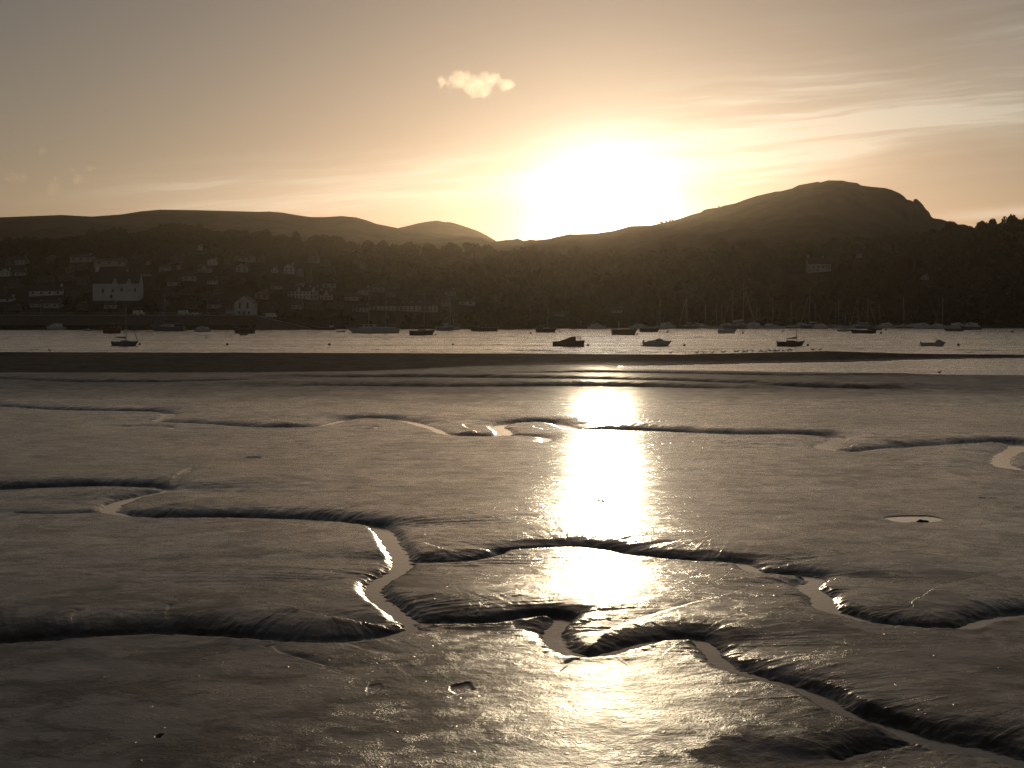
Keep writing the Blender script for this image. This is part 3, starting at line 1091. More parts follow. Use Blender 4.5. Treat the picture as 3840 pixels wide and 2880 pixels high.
def make_cruiser(name, L, hull, label, cat='motor boat', cab=None, wheel=None, motor=False, group=None, H=None, B=None, bow=.14, sheer=.3, rail=True,
                 antenna=None, cab_mat=M_GREYGEL, stern=.03, roof_mat=None, extra_mast=None):
    """cab: low trunk outline, wheel: wheelhouse outline, both [(x/L, z/L)] above the deck"""
    root = empty(name, (0, 0, 0), 0, label, cat, group)
    H = H or L * .13
    B = B or L * .34
    make_hull(root, L, B, H, hull, M_DECK, bow=bow, sheer=sheer, stern=stern)
    if cab:
        cb = MB().prism([(x * L, H * .97 + z * L) for x, z in cab], B * .36, B * .28).build('cabin', cab_mat, root)
        xs = [c[0] for c in cab]
        zt = max(c[1] for c in cab)
        xm = (min(xs) + max(xs)) / 2
        cabin_windows(cb, ((xm - .05) * L, (xm + .04) * L), H * .97 + zt * .42 * L, B * .325, .06 * L, zt * .28 * L)
    if wheel:
        wh = MB().prism([(x * L, H * .97 + z * L) for x, z in wheel], B * .30, B * .26).build('wheelhouse', cab_mat, root)
        xs = [c[0] for c in wheel]
        zt = max(c[1] for c in wheel)
        x0, x1 = min(xs), max(xs)
        cabin_windows(wh, [((x0 * (1 - f) + x1 * f)) * L for f in (.3, .62)], H * .97 + zt * .7 * L, B * .278, (x1 - x0) * .22 * L, zt * .26 * L)
        MB().box(((x0 + x1) / 2 * L, 0, H * .97 + zt * L + .02), ((x1 - x0) * 1.05 * L, B * .6, .05)).build('roof', roof_mat or cab_mat, root)
        if antenna:
            MB().tube((x1 * L - .2, 0, H + zt * L), (x1 * L - .2, 0, H + (zt + antenna) * L), .02, .01, 5).build('antenna', M_STEEL, root)
    if extra_mast:
        xm, hm = extra_mast
        MB().tube((xm * L, 0, H * .8), (xm * L, 0, H + hm * L), .045, .03, 6).build('mast', M_ALU, root)
    if rail:
        m = MB()
        for s in (-1, 1):
            pts = [(.18 * L, s * B * .38, H * 1.5), (.35 * L, s * B * .24, H * 1.68), (.495 * L, 0, H * 1.85)]
            m.path(pts, .011, 4)
            for p in pts:
                m.tube((p[0], p[1], H), p, .011, .011, 4)
        m.build('bow_rail', M_STEEL, root)
    if motor:
        outboard(root, -.49 * L, H * .9, L * .15, .55)
    return root


def put_boat(root, px0, px1, wl, L, flip=False, yaw=0.0, z=0.0):
    """moor the boat so that it spans px0..px1 with its waterline on row wl"""
    Y = gy(wl)
    x = px_u((px0 + px1) / 2) * Y
    root.location = (x, Y, z)
    root.rotation_euler = (0, 0, (math.pi if flip else 0) + R(yaw))
    return root


def span(px0, px1, wl):
    return (px1 - px0) * gy(wl) / F


# ---- the five boats on near moorings
L = span(420, 519, 1297)
b = make_sloop('sailing_boat', L, M_BLUEHULL, 'small grey blue sailing boat with outboard, nearest the left edge of the river', mast=1.42, cover=M_NAVY, motor=True,
               mx=.03, boomang=.10, H=.83, B=2.1, rig=.016, cab_mat=M_BLUEHULL)
put_boat(b, 420, 519, 1297, L)

L = span(2073, 2193, 1298)
b = empty('motor_boat', (0, 0, 0), 0, 'open cabin boat under a sloping dark red canvas with glazed wheelhouse', 'motor boat')
rg = make_hull(b, L, 2.5, .86, M_DARKHULL, M_TAN, bow=.03, sheer=.42, stern=-.01)
cov = MB().prism([(-.44 * L, .84), (-.44 * L, .90), (-.27 * L, 1.06), (-.10 * L, 1.45), (.07 * L, 1.88), (.16 * L, 2.02), (.205 * L, 1.99), (.205 * L, .9)], 1.12, .72).build('canvas_cover', M_CANVAS, b)
for x in (.225, .29, .335, .375):
    for s in (-1, 1):
        MB().tube((x * L, s * .72, .95), (x * L - .02, s * .62, 1.95), .03, .03, 5).build('wheelhouse_post', M_TAN, b)
MB().box((.295 * L, 0, 1.97), (.22 * L, 1.5, .07), .95).build('roof', M_TAN, b)
MB().box((.295 * L, 0, 1.03), (.20 * L, 1.55, .18), .98).build('wheelhouse_base', M_DARKHULL, b)
MB().tube((.36 * L, 0, 2.0), (.355 * L, 0, 2.78), .022, .012, 5).build('antenna', M_STEEL, b)
MB().tube((.43 * L, 0, 1.05), (.43 * L, 0, 1.36), .06, .07, 6).build('mooring_post', M_TAN, b)
MB().tube((-.492 * L, -.8, .86), (-.492 * L, -.8, 1.05), .04, .04, 5).build('cleat_post', M_TAN, b)
MB().tube((-.40 * L, .8, .86), (-.40 * L, .8, 1.12), .05, .05, 5).build('cleat_post', M_TAN, b)
put_boat(b, 2073, 2193, 1298, L)

L = span(2412, 2520, 1297)
b = make_cruiser('motor_boat', L, M_GREYGEL, 'low sporty cruiser with pointed raked bow, on the mooring right of the canvas covered boat', H=.78, B=2.3, bow=.14, sheer=.16, rail=False,
                 cab=[(-.34, -.01), (-.33, .05), (-.10, .062), (.03, .125), (.10, .135), (.13, .125), (.24, .06), (.42, .045), (.44, 0)], cab_mat=M_GREYGEL)
MB().prism([(-.56 * L, .06), (-.47 * L, .06), (-.47 * L, .2), (-.56 * L, .16)], .8).build('bathing_platform', M_DECK, b)
m = MB()
m.tube((.40 * L, 0, .95), (.41 * L, 0, 1.42), .04, .03, 5)
m.build('anchor_light', M_STEEL, b)
MB().prism([(.44 * L, 1.0), (.47 * L, 1.2), (.50 * L, 1.0), (.565 * L, .82), (.56 * L, .78), (.49 * L, .88)], .07).build('anchor', M_STEEL, b)
put_boat(b, 2412, 2515, 1297, L)

L = span(2914, 3018, 1297)
b = make_sloop('sailing_boat', L, M_DARKHULL, 'black hulled old sailing boat with boom over open cockpit and bowsprit', mast=1.25, cover=M_CANVAS, mx=.205,
               boomang=-.05, H=.82, B=2.2, furl=False, rig=.012, cab_mat=M_DARKHULL, mast_mat=M_SPAR, windows=False)
MB().tube((.40 * L, 0, 1.02), (.62 * L, 0, 1.10), .05, .03, 6).build('bowsprit', M_SPAR, b)
MB().prism([(-.505 * L, .95), (-.49 * L, .98), (-.44 * L, .1), (-.47 * L, .05)], .75).build('transom', M_REDHULL, b)
put_boat(b, 2914, 3018, 1297, L)

L = span(3452, 3545, 1297)
b = make_cruiser('motor_boat', L, M_GREYGEL, 'little pale open motor boat with tilted outboard and small windscreen shelter', H=.66, B=2.0, bow=.14, sheer=.2, rail=False, motor=True)
cd_ = MB().prism([(.13 * L, .62), (.11 * L, .98), (.15 * L, 1.30), (.27 * L, 1.22), (.36 * L, .92), (.42 * L, .72)], .72, .55).build('cuddy', M_GREYGEL, b)
for s in (-1, 1):
    MB().prism([(.15 * L, .92), (.16 * L, 1.18), (.24 * L, 1.14), (.27 * L, .92)], .012).build('window', M_GLASS, cd_).location = (0, s * .66, 0)
m = MB()
for s in (-1, 1):
    m.path([(.10 * L, s * .6, .66), (.045 * L, s * .58, 1.42), (.16 * L, s * .5, 1.48), (.2 * L, s * .5, 1.27)], .022, 5)
m.tube((.045 * L, -.58, 1.42), (.045 * L, .58, 1.42), .022)
m.build('targa_frame', M_STEEL, b)
put_boat(b, 3456, 3545, 1297, L)

# ---- boats on the far moorings: (builder, px0, px1, waterline row, flip, label, options)
WH1 = [(-.12, 0), (-.12, .16), (.08, .17), (.14, .02)]
WHA = [(-.34, 0), (-.34, .15), (-.16, .16), (-.12, 0)]
CB1 = [(-.2, 0), (-.19, .06), (.1, .07), (.3, .0)]
far = [
    ('c', 403, 452, 1249, False, 'dark red high sided fishing boat seen end on behind the near left sailing boat', dict(hull=M_REDHULL, wheel=WH1, H=1.9, B=3.4, yaw=62, Lm=8.5, cab_mat=M_DARKHULL, roof_mat=M_GREYGEL, cat='fishing boat')),
    ('c', 168, 247, 1236, True, 'pale grey motor cruiser with long sloping cabin below the left quay', dict(hull=M_GREYGEL, cab=[(-.35, 0), (-.30, .15), (.0, .17), (.38, .0)], cab_mat=M_WHITEGEL)),
    ('c', 310, 350, 1241, True, 'small pale dayboat between the grey cruiser and the red fishing boat', dict(hull=M_GREYGEL, cab=CB1)),
    ('s', 97, 162, 1223, True, 'white sailing boat drawn up near the foot of the left quay', dict(hull=M_WHITEGEL, mast=1.1)),
    ('c', 236, 276, 1222, False, 'small white runabout just behind the long sloping grey cruiser', dict(hull=M_WHITEGEL, cab=CB1)),
    ('c', -10, 42, 1216, False, 'low pale launch cut by the left edge under the quay', dict(hull=M_GREYGEL, cab=CB1)),
    ('s', 562, 695, 1241, True, 'long blue grey yacht with tall mast right of the red fishing boat', dict(hull=M_BLUEHULL, mast=.95, cab_mat=M_GREYGEL)),
    ('c', 728, 797, 1244, False, 'pale motor cruiser with rounded cabin beside the long blue grey yacht', dict(hull=M_GREYGEL, cab=[(-.38, 0), (-.35, .12), (-.1, .16), (.2, .13), (.34, 0)])),
    ('c', 872, 956, 1250, True, 'dark hulled workboat with a raised stern lying off the white passenger boat', dict(hull=M_DARKHULL, wheel=WHA, H=1.7, cab_mat=M_DARKHULL, cat='workboat')),
    ('d', 899, 930, 1257, False, 'little dark dinghy close in front of the workboat', dict(hull=M_DARKHULL)),
    ('d', 800, 815, 1243, True, 'tiny tender between the cruiser and the workboat', dict(hull=M_DARKHULL)),
    ('c', 1165, 1258, 1238, True, 'long low black barge with a small white deckhouse', dict(hull=M_DARKHULL, wheel=[(-.42, 0), (-.42, .07), (-.30, .08), (-.28, 0)], H=1.2, cab_mat=M_WHITEGEL, cat='barge', rail=False)),
    ('d', 1262, 1296, 1246, False, 'grey tender off the end of the black barge', dict(hull=M_GREYGEL)),
    ('s', 1534, 1632, 1256, False, 'plump dark sloop in front of the big ketch\'s stern', dict(hull=M_DARKHULL, mast=1.5, H=1.35, cab_mat=M_GREYGEL)),
    ('s', 1632, 1730, 1237, False, 'slim grey yacht lying behind the plump dark sloop', dict(hull=M_GREYGEL, mast=1.3)),
    ('c', 1756, 1868, 1242, True, 'dark fishing boat with stubby mast at the stern, left of the sun\'s glare', dict(hull=M_DARKHULL, wheel=[(-.1, 0), (-.1, .12), (.12, .12), (.16, 0)], H=1.5, cab_mat=M_DARKHULL, extra_mast=(.32, .22), cat='fishing boat')),
    ('s', 2008, 2088, 1246, False, 'dark yacht with bare mast below the foot of the sun', dict(hull=M_DARKHULL, mast=.85, H=1.3, cover=M_CANVAS)),
    ('c', 2293, 2393, 1255, False, 'broad brown motor boat with raked bow just right of the sun', dict(hull=M_TAN, cab=[(-.3, 0), (-.28, .04), (.3, .03), (.35, 0)], H=1.6, rail=False)),
    ('c', 2398, 2475, 1245, False, 'dark motor boat tucked behind the broad brown one', dict(hull=M_DARKHULL, cab=CB1, H=1.3)),
    ('c', 2692, 2762, 1250, False, 'grey motor boat alone between the sporty cruiser and the marina', dict(hull=M_GREYGEL, cab=CB1, H=1.25)),
    ('s', 3140, 3192, 1243, False, 'pale yacht bow on to the black workboat at the right', dict(hull=M_GREYGEL, mast=1.25)),
    ('c', 3186, 3284, 1250, True, 'black workboat with gantry and deckhouse, off the right marina', dict(hull=M_DARKHULL, wheel=[(-.38, 0), (-.38, .13), (-.2, .14), (-.16, 0)], H=1.1, cab_mat=M_DARKHULL, extra_mast=(-.3, .3), cat='workboat')),
    ('c', 3262, 3310, 1238, False, 'dark launch just behind the black workboat', dict(hull=M_DARKHULL, cab=CB1)),
    ('c', 3538, 3612, 1242, True, 'low brown workboat with post at its left end, near the right shore', dict(hull=M_TAN, H=.9, rail=False, extra_mast=(.4, .12), cat='workboat')),
    ('c', 3600, 3680, 1237, True, 'blue black boat with square wheelhouse furthest right', dict(hull=M_BLUEHULL, wheel=[(-.05, 0), (-.05, .17), (.16, .18), (.2, 0)], H=1.3, cab_mat=M_GREYGEL)),
]
for kind, a, c, wl, flip, lab, kw in far:
    yaw = kw.pop('yaw', random.uniform(-9, 9))
    L = kw.pop('Lm', span(a, c, wl))
    hull = kw.pop('hull')
    if kind == 's':
        b = make_sloop('sailing_boat', L, hull, lab, rig=.02, **kw)
    elif kind == 'd':
        b = make_dinghy('rowing_boat', L, hull, lab)
    else:
        nm = {'fishing boat': 'fishing_boat', 'workboat': 'workboat', 'barge': 'barge'}.get(kw.get('cat'), 'motor_boat')
        b = make_cruiser(nm, L, hull, lab, **kw)
    put_boat(b, a, c, wl, L, flip, yaw)

# the big two-masted yacht
L = span(1296, 1500, 1249)
b = make_cruiser('sailing_boat', L, M_GREYGEL, 'big two masted motor sailer with white roofed deckhouse, largest boat in the harbour', cat='sailing boat', H=1.5, B=4.6, bow=.16,
                 sheer=.45, cab=[(-.42, 0), (-.40, .035), (-.05, .04), (.25, .03), (.3, 0)], wheel=[(-.02, 0), (-.05, .075), (.16, .08), (.22, .0)], cab_mat=M_GREYGEL, roof_mat=M_WHITEGEL)
for x, h, nm in ((.07, 12.0, 'mast'), (-.24, 18.8, 'mast')):
    MB().tube((x * L, 0, 1.4), (x * L, 0, 1.4 + h), .16, .10, 8).build(nm, M_ALU, b)
    MB().tube((x * L, 0, 3.0), (x * L - .18 * L if x > 0 else x * L + .0 - .2 * L, 0, 3.1), .12, .10, 6).build('boom', M_ALU, b)
m = MB()
for x, h in ((.07, 13.2), (-.24, 19.8)):
    for s in (-1, 1):
        m.tube((x * L, 0, h), (x * L, s * 2.1, 1.6), .03, .03, 4)
m.tube((.07 * L, 0, 13.2), (.48 * L, 0, 2.0), .03, .03, 4)
m.tube((-.24 * L, 0, 19.8), (.07 * L, 0, 13.2), .03, .03, 4)
m.tube((-.24 * L, 0, 19.8), (-.48 * L, 0, 1.9), .03, .03, 4)
m.build('rigging', M_STEEL, b)
put_boat(b, 1296, 1500, 1249, L, flip=True, yaw=2)

# white passenger boat alongside, with a row of windows
L = span(800, 945, 1232)
b = empty('passenger_boat', (0, 0, 0), 0, 'long white passenger boat with a row of cabin windows below the gabled quay house', 'passenger boat')
make_hull(b, L, 4.4, 1.1, M_DARKHULL, M_WHITEGEL, bow=.10, sheer=.35)
sal = MB().prism([(-.44 * L, 1.05), (-.44 * L, 3.0), (.30 * L, 3.0), (.36 * L, 1.05)], 1.8, 1.65).build('saloon', M_WHITEGEL, b)
for i in range(9):
    for s in (-1, 1):
        MB().box((-.40 * L + i * .082 * L, s * 1.74, 2.25), (.055 * L, .04, .75)).build('window', M_GLASS, sal)
MB().prism([(.12 * L, 3.0), (.10 * L, 4.3), (.24 * L, 4.3), (.28 * L, 3.0)], 1.2, 1.1).build('wheelhouse', M_WHITEGEL, b)
MB().box((-.08 * L, 0, 3.06), (.78 * L, 3.7, .10)).build('roof', M_GREYGEL, b)
put_boat(b, 800, 945, 1232, L, flip=True)

# ---- yachts in the marina on the right: three kinds, copied
M_MAR = [M_WHITEGEL, M_GREYGEL, M_BLUEHULL]
protos = []
for k, (Lm, ms) in enumerate(((9.5, 1.35), (8.2, 1.3), (11.0, 1.42))):
    p = make_sloop('sailing_boat', Lm, M_MAR[k], 'yacht with bare mast berthed in the packed marina on the right', mast=ms, cover=(M_NAVY, M_CANVAS, M_GREYGEL)[k], rig=.02,
                   group='yachts berthed in the marina')
    register(p)
    protos.append(p)
mast_px = [2470, 2580, 2650, 2682, 2712, 2754, 2779, 2842, 2905, 2962, 3042, 3062, 3128, 3150, 3221, 3249, 3303, 3395, 3529]
MLAB = 'yacht with bare mast berthed in the packed marina on the right'
used = set()
for i, px in enumerate(mast_px):
    k = (i * 2 + i // 3) % 3
    Y = 652 + (i * 37 % 5) * 7.5 + min(30, max(0, (px - 2300) / 25))
    if px < 2300:
        Y = 648 + (i % 2) * 9
    rz = R(random.uniform(-35, 35)) + (math.pi if i % 3 else 0)
    sc_ = random.uniform(.85, 1.12) * (1.35 if px == 2779 else 1.0)
    loc = (px_u(px) * Y, Y, 0)
    if k not in used:
        used.add(k)
        o = protos[k]
        o.location = loc
        o.rotation_euler = (0, 0, rz)
        o.scale = (sc_,) * 3
    else:
        o = copy_tree(protos[k], loc, rz, (sc_,) * 3, MLAB, 'yachts berthed in the marina')
    if px == 2779:
        o['label'] = 'yacht with by far the tallest mast in the marina, right of the sun'
        del o['group']
# motor boats berthed among them
pm = make_cruiser('motor_boat', 8.5, M_WHITEGEL, 'white motor cruiser berthed among the marina yachts', cab=[(-.38, 0), (-.34, .13), (.02, .17), (.1, .13), (.36, 0)], cab_mat=M_WHITEGEL,
                  group='motor cruisers berthed in the marina')
register(pm)
for i, px in enumerate([2240, 2390, 2505, 2615, 2730, 2820, 2890, 3000, 3080, 3205, 3330, 3420, 3465, 3510, 3595, 3640]):
    Y = 664 + (i * 29 % 4) * 9 + (0 if px < 2400 else 12)
    loc = (px_u(px) * Y, Y, 0)
    rz = R(random.uniform(-30, 30)) + (math.pi if i % 2 else 0)
    if i == 0:
        pm.location = loc
        pm.rotation_euler = (0, 0, rz)
    else:
        copy_tree(pm, loc, rz, (random.uniform(.8, 1.15),) * 3, 'white motor cruiser berthed among the marina yachts', 'motor cruisers berthed in the marina')

# hull-borne masts on the left shore (yachts dried out under the quay)
for i, (px, top, py, lab) in enumerate(((770, 1070, 1214, 'yacht dried out below the quay, its mast left of the gabled quay house'), (148, 1112, 1215, 'yacht dried out under the left quay below the long low cottage'),
                                        (1675, 1110, 1240, 'white yacht with slender mast behind the slim grey one'))):
    o = copy_tree(protos[i], None, R(10 + 20 * i), None, lab)
    if 'group' in o:
        del o['group']
    Y = 650.0 if i < 2 else gy(py)
    o.location = (px_u(px) * Y, Y, 0.1)

# pontoon walkway of the marina
m = MB()
m.box((0, 0, .25), (190, 2.4, .5))
o = empty('pontoon', (px_u(2900) * 700, 700, 0), 0, 'long floating pontoon behind the marina yachts', 'pontoon')
m.build('deck', new_mat('pontoon_boards', (.16, .14, .12), .8, var=.2, vscale=2), o)
for i in range(11):
    MB().tube((-92 + i * 18.4, 1.5, -1), (-92 + i * 18.4, 1.5, 3.2), .16, .16, 8).build('pile', M_STEEL, o)

# ------------------------------------------------------------------ mooring buoys
def make_buoy(mat, r, label, group=None):
    root = empty('mooring_buoy', (0, 0, 0), 0, label, 'buoy', group)
    MB().ball((0, 0, r * .45), r, 14, 10, .95).build('float', mat, root, True)
    m = MB()
    m.tube((0, 0, r * 1.3), (0, 0, r * 1.55), r * .18, r * .14, 6)
    pts = [(r * .22 * math.cos(a), 0, r * 1.68 + r * .22 * math.sin(a)) for a in [2 * math.pi * i / 8 for i in range(9)]]
    m.path(pts, r * .05, 4)
    m.build('ring', M_STEEL, root)
    return root


buoys = [(524, 1293, .30, 0, 'dark red buoy at the bow of the small grey blue sailing boat'), (852, 1293, .30, 0, 'round red buoy alone on the left half of the river'),
         (1235, 1294, .31, 0, 'round red buoy midway between the left buoy and the middle one'), (1698, 1294, .28, 2, 'brownish buoy alone left of the canvas covered boat'),
         (2205, 1296, .29, 2, 'weedy yellow buoy at the bow of the canvas covered boat'), (2566, 1296, .28, 0, 'dark buoy right of the sporty cruiser'),
         (3029, 1296, .28, 0, 'bright red buoy under the bowsprit of the black sailing boat'), (3594, 1295, .29, 1, 'orange buoy right of the pale open motor boat'),
         (1990, 1250, .45, 0, 'dark buoy left of the dark yacht below the sun'), (2503, 1246, .4, 0, 'dark buoy off the bow of the boat behind the broad brown one'),
         (2786, 1250, .4, 0, 'dark buoy right of the lone grey motor boat'), (3304, 1250, .45, 0, 'dark buoy at the end of the black workboat'),
         (3797, 1246, .5, 0, 'dark buoy near the right edge under the wooded shore'), (1634, 1256, .32, 0, 'small buoy touching the plump dark sloop'),
         (772, 1267, .22, 0, 'tiny buoy below the rounded cabin cruiser'), (2413, 1279, .24, 0, 'tiny dark buoy just behind the sporty cruiser'),
         (2936, 1244, .35, 0, 'small dark buoy behind the black sailing boat'), (2390, 1254, .35, 0, 'buoy at the bow of the broad brown motor boat'),
         (3322, 1238, .4, 0, 'little buoy between the dark launch and the far right boats'), (2100, 1245, .35, 0, 'flat dark float right of the dark yacht below the sun')]
for px, py, r, k, lab in buoys:
    X, Y = gpt(px, py + 1)
    make_buoy((M_BUOYR, M_BUOYO, M_BUOYY)[k], r, lab).location = (X, Y, 0)
# mooring line of the near left boat
# ------------------------------------------------------------------ gulls on the sand bar
M_GULL = new_mat('gull_plumage', (0.30, 0.29, 0.28), 0.8)
M_BEAK = new_mat('gull_beak', (0.45, 0.25, 0.05), 0.5)


def make_gull(label, group):
    root = empty('gull', (0, 0, 0), 0, label, 'gull', group)
    m = MB()
    path = [((-.27, .20), .012, .02), ((-.20, .215), .03, .035), ((-.10, .22), .065, .065), ((0, .23), .075, .08), ((.08, .25), .062, .07),
            ((.13, .30), .038, .04), ((.145, .345), .030, .03), ((.165, .375), .035, .034), ((.19, .378), .022, .022), ((.205, .375), .008, .008)]
    rr = []
    for (x, z), w, h in path:
        rr.append([(x, w * math.cos(a), z + h * math.sin(a)) for a in [2 * math.pi * i / 10 for i in range(10)]])
    m.rings(rr)
    m.build('body', M_GULL, root, True)
    MB().tube((.20, 0, .374), (.255, 0, .362), .011, .003, 5).build('beak', M_BEAK, root)
    for s in (-1, 1):
        q = MB()
        q.prism([(.07, .27), (-.08, .285), (-.30, .225), (-.12, .20), (.05, .21)], .008)
        q.build('wing', M_GULL, root).location = (0, s * .068, 0)
        MB().path([(0, s * .03, .17), (-.01, s * .03, .08), (.0, s * .03, .0), (.05, s * .03, .0)], .008, 4).build('leg', M_BEAK, root)
    return root


GLAB = 'gull standing in the loose flock along the crest of the sand bar'
GGRP = 'gulls standing on the sand bar'
g0 = make_gull(GLAB, GGRP)
register(g0)
gx = [2615, 2637, 2673, 2708, 2718, 2757, 2767, 2788, 2801, 2821, 2850, 2858, 2874, 2885, 2903, 2908, 2922, 2936, 2957, 2966]
first = True
for i, px in enumerate(gx + [2517, 3046, 3077, 185]):
    Y = 224.2 + random.uniform(-.8, .8)
    X = px_u(px) * Y
    rz = R(random.uniform(-40, 40)) + (math.pi if i % 2 else 0)
    zz = mud_z(X, Y) - .01
    if first:
        o = g0
        o.location = (X, Y, zz)
        o.rotation_euler = (0, 0, rz)
        first = False
    else:
        o = copy_tree(g0, (X, Y, zz), rz, None, GLAB, GGRP)
    s_ = random.uniform(1.15, 1.5)
    o.scale = (s_,) * 3
    extra = {2517: 'gull alone on the bar, leftmost of the flock by some way', 3046: 'left bird of the two gulls apart at the right end of the flock', 3077: 'right bird of the two gulls apart at the right end of the flock',
             185: 'single bird at the far left on the crest of the dark bar'}
    if px in extra:
        o['label'] = extra[px]
        del o['group']
X, Y = gpt(3525, 1408, .08)
o = copy_tree(g0, (X, Y, max(0, mud_z(X, Y))), R(20), (1.2,) * 3, 'lone gull at the near edge of the lagoon, well below the flock')
del o['group']

# dark weedy lump in the puddle
def lump(name, px, py, r, label, cat, mat, seed, z0=None):
    X, Y = gpt(px, py, .06)
    rs = np.random.default_rng(seed)
    bm = bmesh.new()
    bmesh.ops.create_icosphere(bm, subdivisions=3, radius=1)
    for v in bm.verts:
        n = 1 + .35 * math.sin(v.co.x * 5 + seed) * math.cos(v.co.y * 4) + .2 * rs.random()
        v.co = Vector((v.co.x * r * 1.3 * n, v.co.y * r * n, v.co.z * r * .55 * n))
    for k in range(5):
        a = rs.random() * 6.28
        p = Vector((math.cos(a), math.sin(a), 0))
        for v in bm.verts:
            d = v.co.normalized().dot(p)
            if d > .93:
                v.co += p * r * .9 * (d - .93) / .07
    me = bpy.data.meshes.new(name)
    bm.to_mesh(me)
    bm.free()
    return tag(link(name, me, mat, loc=(X, Y, (mud_z(X, Y) if z0 is None else z0) + r * .15)), label, cat)


M_WEED = new_mat('dark_seaweed', (0.02, 0.018, 0.010), 0.6, var=.4, vscale=20)
lump('seaweed_clump', 3455, 1956, .085, 'dark clump of weed sitting in the round puddle', 'seaweed', M_WEED, 3, PUD_Z)

# ------------------------------------------------------------------ trees
M_BARK = new_mat('bark', (0.05, 0.04, 0.03), 0.9, var=.3)


def leaf_mat(name, c):
    m = new_mat(name, c, 0.9, var=.45, vscale=.35)
    m.node_tree.nodes['Principled BSDF'].inputs['Specular IOR Level'].default_value = .15
    return m


M_LEAF = [leaf_mat('dark_foliage', (0.035, 0.045, 0.018)), leaf_mat('olive_foliage', (0.050, 0.052, 0.020)), leaf_mat('brown_foliage', (0.050, 0.040, 0.020))]


def leaf_cloud(centres, radii, n, size, rs, squash=.8):
    """leaf clumps scattered in a shell round several lobes"""
    c = np.array(centres)
    r = np.array(radii)
    pick = rs.choice(len(c), n, p=r ** 2 / (r ** 2).sum())
    d = rs.normal(size=(n, 3))
    d /= np.linalg.norm(d, axis=1)[:, None]
    rad = r[pick] * (0.55 + 0.5 * rs.random(n) ** .6)
    p = c[pick] + d * rad[:, None] * np.array([1, 1, squash])
    a = rs.normal(size=(n, 3))
    a /= np.linalg.norm(a, axis=1)[:, None]
    b = np.cross(a, rs.normal(size=(n, 3)))
    b /= np.linalg.norm(b, axis=1)[:, None]
    s = size * (0.6 + 0.8 * rs.random(n))[:, None]
    q = np.stack([p - a * s, p - b * s * .8, p + a * s, p + b * s * .8], 1).reshape(-1, 3)
    f = np.arange(4 * n).reshape(-1, 4)
    return q, f


def tree_meshes(k, kind):
    rs = np.random.default_rng(100 + k)
    cen, rad = [], []
    if kind == 'broad':
        for i in range(11):
            a = rs.random() * 6.28
            rr = rs.random() ** .6 * .58
            cen.append((math.cos(a) * rr, math.sin(a) * rr, .42 + .40 * rs.random() * (1 - rr * .5)))
            rad.append(.24 + .16 * rs.random())
        n, s = 1300, .075
    elif kind == 'oval':
        for i in range(9):
            a = rs.random() * 6.28
            t = i / 8
            rr = .32 * math.sin(.4 + t * 2.3)
            cen.append((math.cos(a) * rr, math.sin(a) * rr, .25 + .6 * t))
            rad.append(.26 * math.sin(.6 + t * 2.0) + .08)
        n, s = 1100, .07
    else:  # wind-bent
        for i in range(13):
            t = i / 12
            cen.append((-.55 + 1.15 * t + rs.normal() * .05, rs.normal() * .22, .72 - .42 * t + rs.normal() * .05))
            rad.append(.20 + .13 * rs.random())
        n, s = 1500, .06
    q, f = leaf_cloud(cen, rad, n, s, rs)
    crown = raw_mesh('crown', q, f)
    m = MB()
    m.tube((0, 0, -.08), (.01, 0, .3), .045, .03, 7)
    for i in range(5):
        c = cen[(i * 2) % len(cen)]
        m.tube((.01, 0, .2 + .03 * i), (c[0] * .8, c[1] * .8, c[2]), .022, .008, 5)
    trunk = bpy.data.meshes.new('trunk')
    trunk.from_pydata(m.v, [], m.f)
    trunk.materials.append(M_BARK)
    return crown, trunk


TREES = []
for k, kind in enumerate(('broad', 'broad', 'oval', 'broad', 'oval', 'bent')):
    c, t = tree_meshes(k, kind)
    c.materials.append(M_LEAF[k % 3])
    TREES.append((c, t))


def add_tree(X, Y, Z, width, height, k, label, group=None, rz=None):
    root = empty('tree', (X, Y, Z), random.uniform(0, 6.28) if rz is None else rz, label, 'tree', group)
    root.scale = (width / 1.7, width / 1.7, height / 1.08)
    c, t = TREES[k]
    link('crown', c, None, root)
    link('trunk', t, None, root)
    return root


SKY_G = 'rounded trees along the wooded skyline'
SKY_L = 'rounded tree in the row standing against the sky or moor along the wooded skyline'
skyline = [(40, 925, 110), (110, 905, 100), (190, 893, 110), (262, 885, 90), (330, 880, 80), (400, 868, 90), (460, 870, 80), (530, 868, 90), (600, 850, 90),
           (660, 836, 115), (712, 842, 65), (745, 868, 70), (800, 862, 80), (870, 858, 90), (918, 858, 44), (972, 864, 95), (1042, 876, 90), (1080, 900, 70),
           (1120, 905, 60), (1160, 893, 60), (1200, 877, 85), (1258, 882, 70), (1318, 902, 60), (1375, 898, 70), (1430, 896, 50), (1480, 914, 70), (1540, 906, 90),
           (1608, 911, 60), (1650, 930, 50), (1692, 930, 70), (1740, 943, 60), (1870, 945, 60), (1905, 937, 55), (1950, 934, 70), (2005, 938, 75), (2065, 946, 80),
           (2130, 950, 80), (2200, 948, 90), (2270, 945, 80), (2350, 940, 90), (2430, 936, 80), (2510, 930, 90), (2600, 925, 90), (2690, 922, 80), (2780, 915, 90),
           (2870, 908, 80), (2960, 902, 90), (3050, 897, 80), (3140, 893, 90), (3230, 885, 80), (3320, 878, 90), (3400, 872, 80), (3470, 866, 80), (3530, 862, 70),
           (3585, 860, 60), (3640, 854, 60), (3690, 852, 50), (3728, 845, 55), (3765, 834, 55), (3800, 820, 60), (3842, 814, 60), (3890, 806, 70), (-40, 925, 110), (-120, 915, 110)]
